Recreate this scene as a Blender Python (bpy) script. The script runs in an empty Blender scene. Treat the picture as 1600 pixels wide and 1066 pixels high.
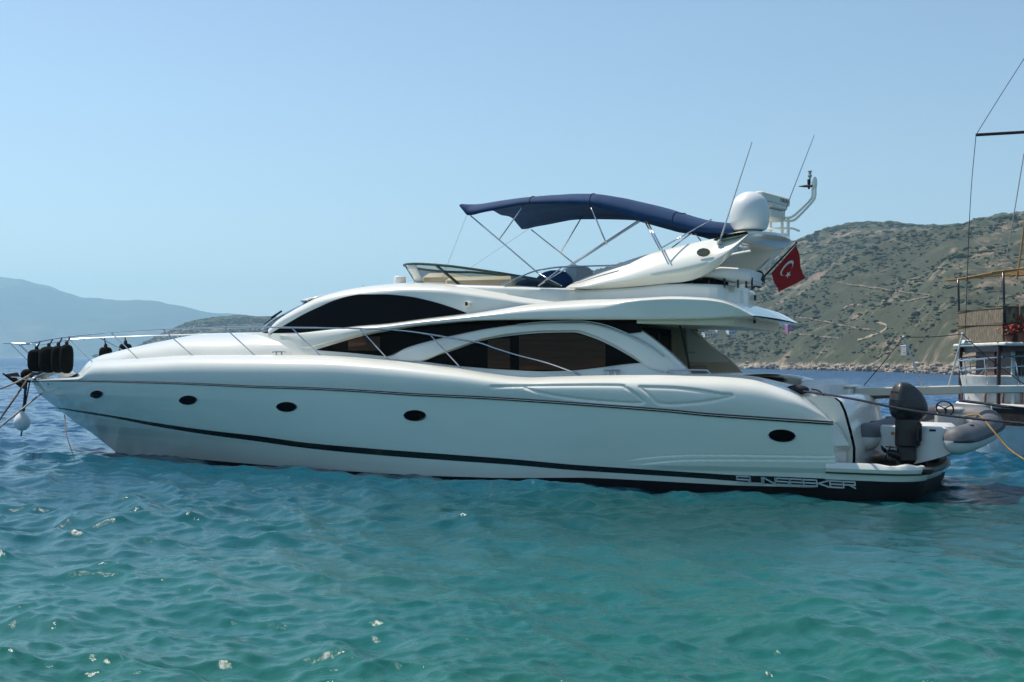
import bpy, bmesh, math, random
import numpy as np
from mathutils import Vector, Matrix

S = bpy.context.scene
R = math.radians
rng = np.random.default_rng(7)
random.seed(7)

# ------------------------------------------------------------------ camera, sky, sun, exposure
CAM_H = 2.36
ROLL = 0.0112
cd = bpy.data.cameras.new('camera')
cam = bpy.data.objects.new('camera', cd)
S.collection.objects.link(cam)
cd.lens = 45.0
cd.sensor_width = 36.0
cd.shift_y = 33.8 / 1600
cd.clip_end = 60000
cd.clip_start = 0.1
cam.matrix_world = Matrix.Translation((0, 0, CAM_H)) @ Matrix.Rotation(R(90), 4, 'X') @ Matrix.Rotation(ROLL, 4, 'Z')
S.camera = cam

SUN_EL, SUN_AZ = R(57), R(-60)             # azimuth from +Y, clockwise: the sun stands ahead and to the left
sun_dir = Vector((math.sin(SUN_AZ) * math.cos(SUN_EL), math.cos(SUN_AZ) * math.cos(SUN_EL), math.sin(SUN_EL)))
w = bpy.data.worlds.new('World')
S.world = w
w.use_nodes = True
nt = w.node_tree
nt.nodes.clear()
bg = nt.nodes.new('ShaderNodeBackground')
sky = nt.nodes.new('ShaderNodeTexSky')
sky.sky_type = 'NISHITA'
sky.sun_disc = False
sky.sun_elevation = SUN_EL
sky.sun_rotation = SUN_AZ
sky.altitude = 0
sky.air_density = 1.05
sky.dust_density = 0.3
sky.ozone_density = 1.3
bg.inputs[1].default_value = 0.122
wo = nt.nodes.new('ShaderNodeOutputWorld')
nt.links.new(sky.outputs[0], bg.inputs[0])
nt.links.new(bg.outputs[0], wo.inputs[0])

ld = bpy.data.lights.new('sun', 'SUN')
ld.energy = 4.8
ld.angle = R(0.53)
ld.color = (1.0, 0.95, 0.86)
lo = bpy.data.objects.new('sun', ld)
lo.rotation_euler = sun_dir.to_track_quat('Z', 'Y').to_euler()
S.collection.objects.link(lo)

S.view_settings.view_transform = 'Standard'
S.view_settings.look = 'None'
S.view_settings.exposure = 0.12
S.view_settings.gamma = 1.0
S.cycles.use_denoising = True
S.cycles.use_adaptive_sampling = False
S.cycles.max_bounces = 8
S.cycles.diffuse_bounces = 3
S.cycles.glossy_bounces = 4
S.cycles.transmission_bounces = 4
S.cycles.transparent_max_bounces = 10
S.cycles.volume_bounces = 1
S.cycles.caustics_reflective = False
S.cycles.caustics_refractive = False
S.cycles.sample_clamp_indirect = 2.0
S.cycles.sample_clamp_direct = 22.0

# ------------------------------------------------------------------ measuring: photo pixel -> point in the place
FPX, HY = 2000.0, 566.8
CR, SR = math.cos(ROLL), math.sin(ROLL)
PSI = R(23.5)
CP, SP = math.cos(PSI), math.sin(PSI)
YX, YY = 8.402464, 24.685438              # stern centre of the motor yacht on the water


def ray(px, py):
    dx, dy = np.asarray(px, float) - 800, np.asarray(py, float) - HY
    return (dx * CR + dy * SR) / FPX, (dx * SR - dy * CR) / FPX


def at(px, py, Y):
    r, q = ray(px, py)
    return (float(r * Y), float(Y), float(CAM_H + q * Y))


def loc(px, py, v):
    """point of the yacht (forward, port, up) that is seen at the pixel when it lies v to port of the centreline"""
    r, q = ray(px, py)
    u = (YX - SP * v - r * (YY - CP * v)) / (CP + r * SP)
    Y = YY + SP * u - CP * v
    return u, v + 0 * u, CAM_H + q * Y


def locf(px, py, vf, n=7):
    v = 2.0 + 0 * np.asarray(px, float)
    for _ in range(n):
        u, _, z = loc(px, py, v)
        v = vf(u, z)
    return loc(px, py, v)


def toW(u, v, z):
    return (YX - CP * u - SP * v, YY + SP * u - CP * v, z)


def hor(px):
    return HY + math.tan(ROLL) * (px - 800)


def pchip(pts):
    pts = sorted(pts)
    x = np.array([p[0] for p in pts], float)
    y = np.array([p[1] for p in pts], float)
    h = np.diff(x)
    d = np.diff(y) / h
    m = np.zeros_like(x)
    m[0], m[-1] = d[0], d[-1]
    for i in range(1, len(x) - 1):
        if d[i - 1] * d[i] > 0:
            w1, w2 = 2 * h[i] + h[i - 1], h[i] + 2 * h[i - 1]
            m[i] = (w1 + w2) / (w1 / d[i - 1] + w2 / d[i])

    def f(q):
        q = np.asarray(q, float)
        i = np.clip(np.searchsorted(x, q) - 1, 0, len(x) - 2)
        t = np.clip((q - x[i]) / h[i], 0, 1)
        t2, t3 = t * t, t * t * t
        return (y[i] * (2 * t3 - 3 * t2 + 1) + h[i] * m[i] * (t3 - 2 * t2 + t) + y[i + 1] * (3 * t2 - 2 * t3) + h[i] * m[i + 1] * (t3 - t2))
    return f


def spline(pts, n):
    """Catmull-Rom through points of any dimension, n samples"""
    p = np.array(pts, float)
    q = np.vstack([2 * p[0] - p[1], p, 2 * p[-1] - p[-2]])
    out = []
    for s in np.linspace(0, len(p) - 1, n):
        i = min(int(s), len(p) - 2)
        t = s - i
        a, b, c, d = q[i], q[i + 1], q[i + 2], q[i + 3]
        out.append(0.5 * (2 * b + (c - a) * t + (2 * a - 5 * b + 4 * c - d) * t * t + (3 * b - a - 3 * c + d) * t ** 3))
    return np.array(out)


# ------------------------------------------------------------------ materials
def mat(name, col, rough=0.5, metal=0.0, coat=0.0, ior=1.5, var=0.0, vscale=3.0, bump=0.0, bscale=20.0, col2=None, stretch=None):
    m = bpy.data.materials.new(name)
    m.use_nodes = True
    t = m.node_tree
    b = t.nodes['Principled BSDF']
    b.inputs['Base Color'].default_value = (*col, 1)
    b.inputs['Roughness'].default_value = rough
    b.inputs['Metallic'].default_value = metal
    b.inputs['IOR'].default_value = ior
    if coat:
        b.inputs['Coat Weight'].default_value = coat
        b.inputs['Coat Roughness'].default_value = 0.06
    if var or bump or col2:
        tc = t.nodes.new('ShaderNodeTexCoord')
        src = tc.outputs['Object']
        if stretch:
            mp = t.nodes.new('ShaderNodeMapping')
            mp.inputs['Scale'].default_value = stretch
            t.links.new(src, mp.inputs[0])
            src = mp.outputs[0]
    if var or col2:
        n = t.nodes.new('ShaderNodeTexNoise')
        n.inputs['Scale'].default_value = vscale
        n.inputs['Detail'].default_value = 6
        t.links.new(src, n.inputs['Vector'])
        cr = t.nodes.new('ShaderNodeValToRGB')
        c2 = col2 if col2 else tuple(c * (1 - var) for c in col)
        cr.color_ramp.elements[0].position = 0.35
        cr.color_ramp.elements[1].position = 0.65
        cr.color_ramp.elements[0].color = (*c2, 1)
        cr.color_ramp.elements[1].color = (*col, 1)
        t.links.new(n.outputs[0], cr.inputs[0])
        t.links.new(cr.outputs[0], b.inputs['Base Color'])
    if bump:
        n2 = t.nodes.new('ShaderNodeTexNoise')
        n2.inputs['Scale'].default_value = bscale
        n2.inputs['Detail'].default_value = 4
        t.links.new(src, n2.inputs['Vector'])
        bp = t.nodes.new('ShaderNodeBump')
        bp.inputs['Strength'].default_value = bump
        bp.inputs['Distance'].default_value = 0.02
        t.links.new(n2.outputs[0], bp.inputs['Height'])
        t.links.new(bp.outputs[0], b.inputs['Normal'])
    return m


M = {}
M['gel'] = mat('white gelcoat', (0.81, 0.785, 0.70), 0.20, coat=0.5, var=0.035, vscale=1.3)
M['hullgel'] = mat('white hull gelcoat', (0.77, 0.80, 0.70), 0.08, coat=0.6, var=0.05, vscale=0.9, stretch=(0.5, 1, 2.5))
M['cream'] = mat('cream gelcoat', (0.70, 0.62, 0.47), 0.4, var=0.06)
M['tan'] = mat('tan upholstery', (0.66, 0.55, 0.39), 0.6, var=0.1)
M['black'] = mat('black paint', (0.006, 0.006, 0.008), 0.25)
M['boot'] = mat('black antifouling', (0.008, 0.008, 0.010), 0.6, var=0.5, vscale=4, ior=1.3)
M['glass'] = mat('black tinted glass', (0.002, 0.002, 0.003), 0.03, ior=1.16)
M['steel'] = mat('polished stainless', (0.62, 0.62, 0.63), 0.16, metal=1.0)
M['chrome'] = mat('chrome strip', (0.66, 0.67, 0.68), 0.1, metal=1.0)
M['rubber'] = mat('black rubber', (0.012, 0.012, 0.013), 0.7, bump=0.2, bscale=40)
M['navy'] = mat('navy canvas', (0.006, 0.046, 0.135), 0.85, var=0.25, vscale=2.5, bump=0.35, bscale=5)
M['darkcloth'] = mat('black fender cloth', (0.010, 0.010, 0.009), 0.95, ior=1.2, bump=0.5, bscale=60, var=0.4, vscale=8)
M['teak'] = mat('grey teak deck', (0.16, 0.11, 0.075), 0.8, var=0.35, vscale=6, stretch=(1, 12, 1))
M['seat'] = mat('white vinyl', (0.72, 0.70, 0.66), 0.5, var=0.05, bump=0.1, bscale=6)
M['grey'] = mat('grey plastic', (0.18, 0.19, 0.20), 0.5)
M['rope'] = mat('brown rope', (0.16, 0.11, 0.07), 0.95, var=0.4, vscale=30)
M['ropew'] = mat('pale rope', (0.42, 0.38, 0.32), 0.95, var=0.4, vscale=30)
M['ropeb'] = mat('black rope', (0.012, 0.012, 0.016), 0.9, var=0.5, vscale=30, col2=(0.03, 0.04, 0.07))
M['pvc'] = mat('white plastic', (0.78, 0.77, 0.74), 0.35, var=0.05)


# ------------------------------------------------------------------ mesh helpers
def tag(o, label=None, cat=None, group=None, kind=None):
    if label:
        o['label'] = label
    if cat:
        o['category'] = cat
    if group:
        o['group'] = group
    if kind:
        o['kind'] = kind
    return o


def empty(name, loc_=(0, 0, 0), rz=0.0):
    o = bpy.data.objects.new(name, None)
    o.location = loc_
    o.rotation_euler = (0, 0, rz)
    o.empty_display_size = 0.3
    S.collection.objects.link(o)
    return o


class MB:
    def __init__(s):
        s.v, s.f, s.m = [], [], []
        s.n = 0

    def add(s, v, f, mi=0):
        v = np.asarray(v, float).reshape(-1, 3)
        s.v.append(v)
        for q in f:
            s.f.append(tuple(int(i) + s.n for i in q))
            s.m.append(mi)
        s.n += len(v)

    def grid(s, P, mi=0, wrap=False, flip=False):
        P = np.asarray(P, float)
        a, b = P.shape[:2]
        f = []
        for i in range(a - 1):
            for j in range(b if wrap else b - 1):
                k = (j + 1) % b
                q = (i * b + j, i * b + k, (i + 1) * b + k, (i + 1) * b + j)
                f.append(q[::-1] if flip else q)
        s.add(P.reshape(-1, 3), f, mi)

    def mirror_grid(s, P, mi=0):
        s.grid(P, mi)
        s.grid(np.asarray(P) * np.array([1, -1, 1]), mi, flip=True)

    def bridge(s, edge, camber=0.0, n=12, mi=0, flip=False):
        """surface from a port edge to its mirror image"""
        e = np.asarray(edge, float)
        t = np.linspace(1, -1, n)
        P = np.stack([np.stack([e[:, 0], e[:, 1] * k, e[:, 2] + camber * (1 - k * k)], 1) for k in t], 1)
        s.grid(P, mi, flip=flip)

    def box(s, c, size, rz=0.0, mi=0, bev=0.0):
        x, y, z = [d / 2 for d in size]
        if bev:
            b = min(bev, x * .9, y * .9, z * .9)
            pts, rings = [], []
            for (ix, iy, zz) in ((b, b, -z), (0, 0, -z + b), (0, 0, z - b), (b, b, z)):
                X, Y_ = x - ix, y - iy
                c4 = []
                for (sx, sy) in ((1, 1), (-1, 1), (-1, -1), (1, -1)):
                    pa, pb = (sx * X, sy * (Y_ - b)), (sx * (X - b), sy * Y_)
                    c4 += [pa, pb] if sx * sy > 0 else [pb, pa]
                rings.append([(p[0], p[1], zz) for p in c4])
            v = np.array(sum(rings, []))
            f = []
            for i in range(3):
                for j in range(8):
                    k = (j + 1) % 8
                    f.append((i * 8 + j, i * 8 + k, (i + 1) * 8 + k, (i + 1) * 8 + j))
            f.append(tuple(range(7, -1, -1)))
            f.append(tuple(range(24, 32)))
        else:
            v = np.array([(sx * x, sy * y, sz * z) for sz in (-1, 1) for sy in (-1, 1) for sx in (-1, 1)])
            f = [(0, 2, 3, 1), (4, 5, 7, 6), (0, 1, 5, 4), (2, 6, 7, 3), (0, 4, 6, 2), (1, 3, 7, 5)]
        ca, sa = math.cos(rz), math.sin(rz)
        v = np.stack([v[:, 0] * ca - v[:, 1] * sa + c[0], v[:, 0] * sa + v[:, 1] * ca + c[1], v[:, 2] + c[2]], 1)
        s.add(v, f, mi)

    def tube(s, pts, r, n=8, mi=0, cap=True, flat=None):
        p = np.asarray(pts, float)
        k = len(p)
        rr = np.full(k, r, float) if np.isscalar(r) else np.asarray(r, float)
        d = np.gradient(p, axis=0)
        d /= np.linalg.norm(d, axis=1)[:, None] + 1e-12
        up = np.array([0, 0, 1.0]) if abs(d[0][2]) < 0.9 else np.array([1.0, 0, 0])
        a = np.cross(d[0], up)
        a /= np.linalg.norm(a)
        rings = []
        for i in range(k):
            a = a - d[i] * np.dot(a, d[i])
            a /= np.linalg.norm(a) + 1e-12
            b = np.cross(d[i], a)
            th = np.arange(n) * 2 * math.pi / n
            fa = 1.0 if flat is None else flat
            rings.append(p[i] + rr[i] * (np.cos(th)[:, None] * a + np.sin(th)[:, None] * b * fa))
        s.grid(rings, mi, wrap=True)
        if cap:
            s.f.append(tuple(range(s.n - n, s.n)))
            s.m.append(mi)
            st = s.n - n * k
            s.f.append(tuple(range(st + n - 1, st - 1, -1)))
            s.m.append(mi)

    def lathe(s, prof, origin=(0, 0, 0), axis=(0, 0, 1), n=24, mi=0):
        ax = Vector(axis).normalized()
        q = Vector((0, 0, 1)).rotation_difference(ax).to_matrix()
        q = np.array(q)
        th = np.arange(n) * 2 * math.pi / n
        rings = []
        for (r, z) in prof:
            P = np.stack([r * np.cos(th), r * np.sin(th), np.full(n, z)], 1)
            rings.append(P @ q.T + np.asarray(origin))
        s.grid(rings, mi, wrap=True)

    def ell(s, c, rad, n=16, m=10, mi=0, rz=0.0):
        th = np.arange(n) * 2 * math.pi / n
        ca, sa = math.cos(rz), math.sin(rz)
        rings = []
        for ph in np.linspace(-math.pi / 2, math.pi / 2, m):
            x, y = rad[0] * np.cos(th) * math.cos(ph), rad[1] * np.sin(th) * math.cos(ph)
            rings.append(np.stack([x * ca - y * sa + c[0], x * sa + y * ca + c[1], np.full(n, c[2] + rad[2] * math.sin(ph))], 1))
        s.grid(rings, mi, wrap=True)

    def build(s, name, mats, parent=None, smooth=True, solid=0.0, weld=1e-4, sharp=40):
        me = bpy.data.meshes.new(name)
        v = np.vstack(s.v)
        me.from_pydata(v.tolist(), [], s.f)
        if not isinstance(mats, (list, tuple)):
            mats = [mats]
        for m_ in mats:
            me.materials.append(m_)
        me.polygons.foreach_set('material_index', s.m)
        if weld:
            bm = bmesh.new()
            bm.from_mesh(me)
            bmesh.ops.remove_doubles(bm, verts=bm.verts, dist=weld)
            bmesh.ops.recalc_face_normals(bm, faces=bm.faces)
            if smooth:
                ca = math.radians(sharp)
                for e in bm.edges:
                    if len(e.link_faces) == 2 and e.calc_face_angle(0) > ca:
                        e.smooth = False
            bm.to_mesh(me)
            bm.free()
        if smooth:
            me.polygons.foreach_set('use_smooth', [True] * len(me.polygons))
        me.update()
        o = bpy.data.objects.new(name, me)
        S.collection.objects.link(o)
        if parent is not None:
            o.parent = parent
        if solid:
            md = o.modifiers.new('thickness', 'SOLIDIFY')
            md.thickness = abs(solid)
            md.offset = 0 if solid > 0 else -1
        return o


def copy_tree(o, parent=None):
    c = o.copy()
    S.collection.objects.link(c)
    if parent is not None:
        c.parent = parent
    for ch in [k for k in S.objects if k.parent == o]:
        copy_tree(ch, c)
    return c


def fast_mesh(name, v, quads, material, parent=None, smooth=True):
    """large quad or triangle mesh from numpy arrays"""
    me = bpy.data.meshes.new(name)
    nq, k = quads.shape
    me.vertices.add(len(v))
    me.vertices.foreach_set('co', np.ascontiguousarray(v, dtype=np.float32).ravel())
    me.loops.add(nq * k)
    me.loops.foreach_set('vertex_index', quads.astype(np.int32).ravel())
    me.polygons.add(nq)
    me.polygons.foreach_set('loop_start', np.arange(0, nq * k, k, dtype=np.int32))
    me.polygons.foreach_set('use_smooth', np.full(nq, smooth))
    me.materials.append(material)
    me.update(calc_edges=True)
    o = bpy.data.objects.new(name, me)
    S.collection.objects.link(o)
    if parent is not None:
        o.parent = parent
    return o


def grid_quads(a, b):
    i = np.arange(a * b).reshape(a, b)
    return np.stack([i[:-1, :-1], i[:-1, 1:], i[1:, 1:], i[1:, :-1]], -1).reshape(-1, 4)
# ------------------------------------------------------------------ water
def wave_set():
    ws = []
    main = R(-25)                            # the chop runs towards the camera and to the right
    for lam in np.geomspace(0.12, 4.5, 80):
        lam *= rng.uniform(0.92, 1.08)
        th = main + rng.normal(0, 0.75)
        k = 2 * math.pi / lam
        slope = 0.066 * (1.0 if lam < 0.9 else (0.9 / lam) ** 0.65)
        ws.append((k * math.sin(th), -k * math.cos(th), slope / k, rng.uniform(0, 6.28), k, lam))
    return ws


def build_water():
    az = np.concatenate([np.linspace(-math.pi, -0.62, 60)[:-1], np.linspace(-0.62, -0.43, 60)[:-1], np.linspace(-0.43, 0.43, 1150), np.linspace(0.43, 0.62, 60)[1:], np.linspace(0.62, math.pi, 60)[1:]])
    rad = [0.4, 1, 2, 3.5, 5, 6.5, 7.5, 8.2]
    r = 8.5
    while r < 300:
        rad.append(r)
        r += min(max(0.026, r * r / 4720 * 1.25), 0.03 + 0.0022 * r)
    while r < 26000:
        rad.append(r)
        r *= 1.09
    rad = np.array(rad)
    A, D = np.meshgrid(az, rad)
    X, Y = D * np.sin(A), D * np.cos(A)
    Z = np.zeros_like(X)
    dr = np.gradient(rad)[:, None]
    patch = 0.75 + 0.35 * np.sin(X * 0.23 + 1.3 * np.sin(Y * 0.17)) * np.sin(Y * 0.21 + 0.7)
    DX, DY = np.zeros_like(X), np.zeros_like(X)
    near = int(np.searchsorted(rad, 300))
    xs, ys = X[:near], Y[:near]
    fade_az = np.clip((0.6 - np.abs(A[:near])) / 0.1, 0.0, 1.0)
    for kx, ky, a, ph, k, lam in wave_set():
        att = np.clip((lam / dr[:near] - 2.0) / 2.0, 0, 1) * np.where(lam < 1.0, fade_az, np.clip((1.2 - np.abs(A[:near])) / .4, 0, 1))
        p = kx * xs + ky * ys + ph
        s_ = np.sin(p) * a * att * patch[:near]
        c_ = np.cos(p) * a * att * patch[:near]
        Z[:near] += s_
        DX[:near] += -0.75 * c_ * kx / k * -1
        DY[:near] += -0.75 * c_ * ky / k * -1
    v = np.stack([X + DX, Y + DY, Z], -1).reshape(-1, 3)
    m = bpy.data.materials.new('sea water')
    m.use_nodes = True
    t = m.node_tree
    b = t.nodes['Principled BSDF']
    b.inputs['Roughness'].default_value = 0.05
    b.inputs['IOR'].default_value = 1.333
    geo = t.nodes.new('ShaderNodeNewGeometry')
    # depth of the bed: shallow near the quay the picture was taken from, deep out in the bay; the nearest stop is boosted as unseen bounce
    ln = t.nodes.new('ShaderNodeVectorMath')
    ln.operation = 'LENGTH'
    sc = t.nodes.new('ShaderNodeVectorMath')
    sc.operation = 'MULTIPLY_ADD'
    sc.inputs[1].default_value = (0.55, 1.0, 0.0)
    sc.inputs[2].default_value = (-2.0, 1.0, 0.0)
    t.links.new(geo.outputs['Position'], sc.inputs[0])
    t.links.new(sc.outputs[0], ln.inputs[0])
    nz = t.nodes.new('ShaderNodeTexNoise')
    nz.inputs['Scale'].default_value = 0.16
    nz.inputs['Detail'].default_value = 5
    mpn = t.nodes.new('ShaderNodeMapping')
    mpn.inputs['Scale'].default_value = (0.6, 1.0, 1.0)
    t.links.new(geo.outputs['Position'], mpn.inputs[0])
    t.links.new(mpn.outputs[0], nz.inputs['Vector'])
    ad = t.nodes.new('ShaderNodeMath')
    ad.operation = 'MULTIPLY_ADD'
    ad.inputs[1].default_value = 9.0
    t.links.new(nz.outputs[0], ad.inputs[0])
    t.links.new(ln.outputs['Value'], ad.inputs[2])
    mr = t.nodes.new('ShaderNodeMath')
    mr.operation = 'DIVIDE'
    mr.inputs[1].default_value = 90.0
    t.links.new(ad.outputs[0], mr.inputs[0])
    cr = t.nodes.new('ShaderNodeValToRGB')
    e = cr.color_ramp.elements
    e[0].position, e[0].color = 0.07, (0.15, 0.66, 0.40, 1)  # out-of-view water brightened to throw green fill onto the shaded hull
    e[1].position, e[1].color = 1.0, (0.005, 0.055, 0.150, 1)
    for p_, c_ in ((0.11, (0.034, 0.165, 0.120)), (0.16, (0.016, 0.118, 0.096)), (0.205, (0.009, 0.108, 0.100)), (0.25, (0.006, 0.092, 0.098)), (0.34, (0.004, 0.072, 0.105)), (0.50, (0.004, 0.060, 0.125))):
        q = e.new(p_)
        q.color = (*c_, 1)
    t.links.new(mr.outputs[0], cr.inputs[0])
    # dull grey-green noise patches, fading out with distance
    nw = t.nodes.new('ShaderNodeTexNoise')
    nw.inputs['Scale'].default_value = 0.5
    nw.inputs['Detail'].default_value = 6
    nw.inputs['Distortion'].default_value = 0.2
    t.links.new(mpn.outputs[0], nw.inputs['Vector'])
    crw = t.nodes.new('ShaderNodeValToRGB')
    crw.color_ramp.elements[0].position = 0.52
    crw.color_ramp.elements[1].position = 0.72
    crw.color_ramp.elements[0].color = (0, 0, 0, 1)
    crw.color_ramp.elements[1].color = (1, 1, 1, 1)
    t.links.new(nw.outputs[0], crw.inputs[0])
    near_f = t.nodes.new('ShaderNodeMapRange')
    near_f.inputs[1].default_value = 14
    near_f.inputs[2].default_value = 30
    near_f.inputs[3].default_value = 0.12
    near_f.inputs[4].default_value = 0.0
    t.links.new(ln.outputs['Value'], near_f.inputs[0])
    mm = t.nodes.new('ShaderNodeMath')
    mm.operation = 'MULTIPLY'
    t.links.new(crw.outputs[0], mm.inputs[0])
    t.links.new(near_f.outputs[0], mm.inputs[1])
    mx = t.nodes.new('ShaderNodeMix')
    mx.data_type = 'RGBA'
    mx.inputs['B'].default_value = (0.075, 0.115, 0.085, 1)
    t.links.new(mm.outputs[0], mx.inputs['Factor'])
    t.links.new(cr.outputs[0], mx.inputs['A'])
    # hull's dark reflection and shadow off the yacht's after part, painted into the water colour
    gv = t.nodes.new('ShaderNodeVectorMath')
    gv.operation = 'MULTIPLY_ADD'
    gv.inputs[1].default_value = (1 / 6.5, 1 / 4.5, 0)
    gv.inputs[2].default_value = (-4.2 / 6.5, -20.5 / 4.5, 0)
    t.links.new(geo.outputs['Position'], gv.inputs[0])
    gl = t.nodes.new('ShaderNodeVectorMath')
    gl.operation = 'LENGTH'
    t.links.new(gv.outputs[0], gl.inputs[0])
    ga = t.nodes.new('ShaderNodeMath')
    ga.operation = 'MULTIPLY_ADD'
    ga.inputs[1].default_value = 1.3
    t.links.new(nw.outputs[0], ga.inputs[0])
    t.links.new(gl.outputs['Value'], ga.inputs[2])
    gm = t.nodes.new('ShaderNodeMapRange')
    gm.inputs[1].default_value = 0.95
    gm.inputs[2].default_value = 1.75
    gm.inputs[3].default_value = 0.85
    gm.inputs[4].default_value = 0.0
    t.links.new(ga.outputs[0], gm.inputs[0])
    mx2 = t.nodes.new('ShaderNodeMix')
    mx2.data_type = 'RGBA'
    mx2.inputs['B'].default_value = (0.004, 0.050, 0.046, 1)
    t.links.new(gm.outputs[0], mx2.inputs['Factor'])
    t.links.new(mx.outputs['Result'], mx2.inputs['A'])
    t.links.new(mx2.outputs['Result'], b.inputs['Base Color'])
    rgh = t.nodes.new('ShaderNodeMapRange')           # waves too small to draw far out make the surface rougher
    rgh.inputs[1].default_value = 40
    rgh.inputs[2].default_value = 400
    rgh.inputs[3].default_value = 0.06
    rgh.inputs[4].default_value = 0.20
    t.links.new(ln.outputs['Value'], rgh.inputs[0])
    t.links.new(rgh.outputs[0], b.inputs['Roughness'])
    spc = t.nodes.new('ShaderNodeMapRange')           # steep chop turns away from the low sky, so the far water mirrors less
    spc.inputs[1].default_value = 25
    spc.inputs[2].default_value = 80
    spc.inputs[3].default_value = 0.5
    spc.inputs[4].default_value = 0.16
    t.links.new(ln.outputs['Value'], spc.inputs[0])
    t.links.new(spc.outputs[0], b.inputs['Specular IOR Level'])
    # ripples: two scales of relief, the larger one carrying the chop where the mesh is too coarse for it
    n1 = t.nodes.new('ShaderNodeTexNoise')
    n1.inputs['Scale'].default_value = 9.0
    n1.inputs['Detail'].default_value = 5
    n1.inputs['Roughness'].default_value = 0.6
    t.links.new(geo.outputs['Position'], n1.inputs['Vector'])
    b1 = t.nodes.new('ShaderNodeBump')
    b1.inputs['Strength'].default_value = 0.28
    b1.inputs['Distance'].default_value = 0.05
    t.links.new(n1.outputs[0], b1.inputs['Height'])
    n2 = t.nodes.new('ShaderNodeTexNoise')
    n2.inputs['Scale'].default_value = 0.55
    n2.inputs['Detail'].default_value = 8
    n2.inputs['Roughness'].default_value = 0.62
    t.links.new(mpn.outputs[0], n2.inputs['Vector'])
    farf = t.nodes.new('ShaderNodeMapRange')
    farf.inputs[1].default_value = 120
    farf.inputs[2].default_value = 350
    farf.inputs[3].default_value = 0.0
    farf.inputs[4].default_value = 0.8
    t.links.new(ln.outputs['Value'], farf.inputs[0])
    b2 = t.nodes.new('ShaderNodeBump')
    b2.inputs['Distance'].default_value = 0.9
    t.links.new(farf.outputs[0], b2.inputs['Strength'])
    t.links.new(n2.outputs[0], b2.inputs['Height'])
    t.links.new(b1.outputs[0], b2.inputs['Normal'])
    t.links.new(b2.outputs[0], b.inputs['Normal'])
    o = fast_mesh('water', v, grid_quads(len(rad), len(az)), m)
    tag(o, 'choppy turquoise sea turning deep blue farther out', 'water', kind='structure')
    return o


build_water()


# ------------------------------------------------------------------ hills
def fbm2(x, y, seed, octaves=5, base=1.0, gain=0.5):
    g = np.random.default_rng(seed)
    out = np.zeros_like(x)
    amp, fr = 1.0, base
    for _ in range(octaves):
        for _k in range(5):
            th = g.uniform(0, 6.28)
            out += amp * 0.45 * np.sin(fr * (x * math.cos(th) + y * math.sin(th)) + g.uniform(0, 6.28) + 1.3 * np.sin(fr * 0.37 * (x * math.sin(th) - y * math.cos(th)) + g.uniform(0, 6.28)))
        amp *= gain
        fr *= 2.03
    return out


def hill_material(name, scrub, soil, cover, scale):
    m = bpy.data.materials.new(name)
    m.use_nodes = True
    t = m.node_tree
    b = t.nodes['Principled BSDF']
    b.inputs['Roughness'].default_value = 0.95
    b.inputs['Specular IOR Level'].default_value = 0.1
    geo = t.nodes.new('ShaderNodeNewGeometry')
    n1 = t.nodes.new('ShaderNodeTexNoise')
    n1.inputs['Scale'].default_value = scale
    n1.inputs['Detail'].default_value = 9
    n1.inputs['Roughness'].default_value = 0.68
    t.links.new(geo.outputs['Position'], n1.inputs['Vector'])
    n2 = t.nodes.new('ShaderNodeTexNoise')
    n2.inputs['Scale'].default_value = scale * 0.14
    n2.inputs['Detail'].default_value = 4
    t.links.new(geo.outputs['Position'], n2.inputs['Vector'])
    ma = t.nodes.new('ShaderNodeMath')
    ma.operation = 'MULTIPLY_ADD'
    ma.inputs[1].default_value = 0.7
    t.links.new(n2.outputs[0], ma.inputs[0])
    t.links.new(n1.outputs[0], ma.inputs[2])
    cr = t.nodes.new('ShaderNodeValToRGB')
    e = cr.color_ramp.elements
    e[0].position, e[0].color = cover - 0.12, (*[c * 0.75 for c in scrub], 1)
    e[1].position, e[1].color = cover + 0.10, (*soil, 1)
    q = e.new(cover)
    q.color = (*scrub, 1)
    t.links.new(ma.outputs[0], cr.inputs[0])
    # bare rock along the waterline
    sx = t.nodes.new('ShaderNodeSeparateXYZ')
    t.links.new(geo.outputs['Position'], sx.inputs[0])
    zz = t.nodes.new('ShaderNodeMath')
    zz.operation = 'MULTIPLY_ADD'
    zz.inputs[1].default_value = -9.0
    t.links.new(n1.outputs[0], zz.inputs[0])
    t.links.new(sx.outputs['Z'], zz.inputs[2])
    mr = t.nodes.new('ShaderNodeMapRange')
    mr.inputs[1].default_value = -2.5
    mr.inputs[2].default_value = 0.5
    mr.inputs[3].default_value = 1.0
    mr.inputs[4].default_value = 0.0
    t.links.new(zz.outputs[0], mr.inputs[0])
    mx = t.nodes.new('ShaderNodeMix')
    mx.data_type = 'RGBA'
    rk = t.nodes.new('ShaderNodeTexNoise')
    rk.inputs['Scale'].default_value = scale * 5
    rk.inputs['Detail'].default_value = 5
    t.links.new(geo.outputs['Position'], rk.inputs['Vector'])
    cr2 = t.nodes.new('ShaderNodeValToRGB')
    cr2.color_ramp.elements[0].position = 0.35
    cr2.color_ramp.elements[1].position = 0.62
    cr2.color_ramp.elements[0].color = (0.13, 0.10, 0.075, 1)
    cr2.color_ramp.elements[1].color = (0.42, 0.33, 0.25, 1)
    t.links.new(rk.outputs[0], cr2.inputs[0])
    t.links.new(mr.outputs[0], mx.inputs['Factor'])
    t.links.new(cr.outputs[0], mx.inputs['A'])
    t.links.new(cr2.outputs[0], mx.inputs['B'])
    t.links.new(mx.outputs['Result'], b.inputs['Base Color'])
    return m


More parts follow.
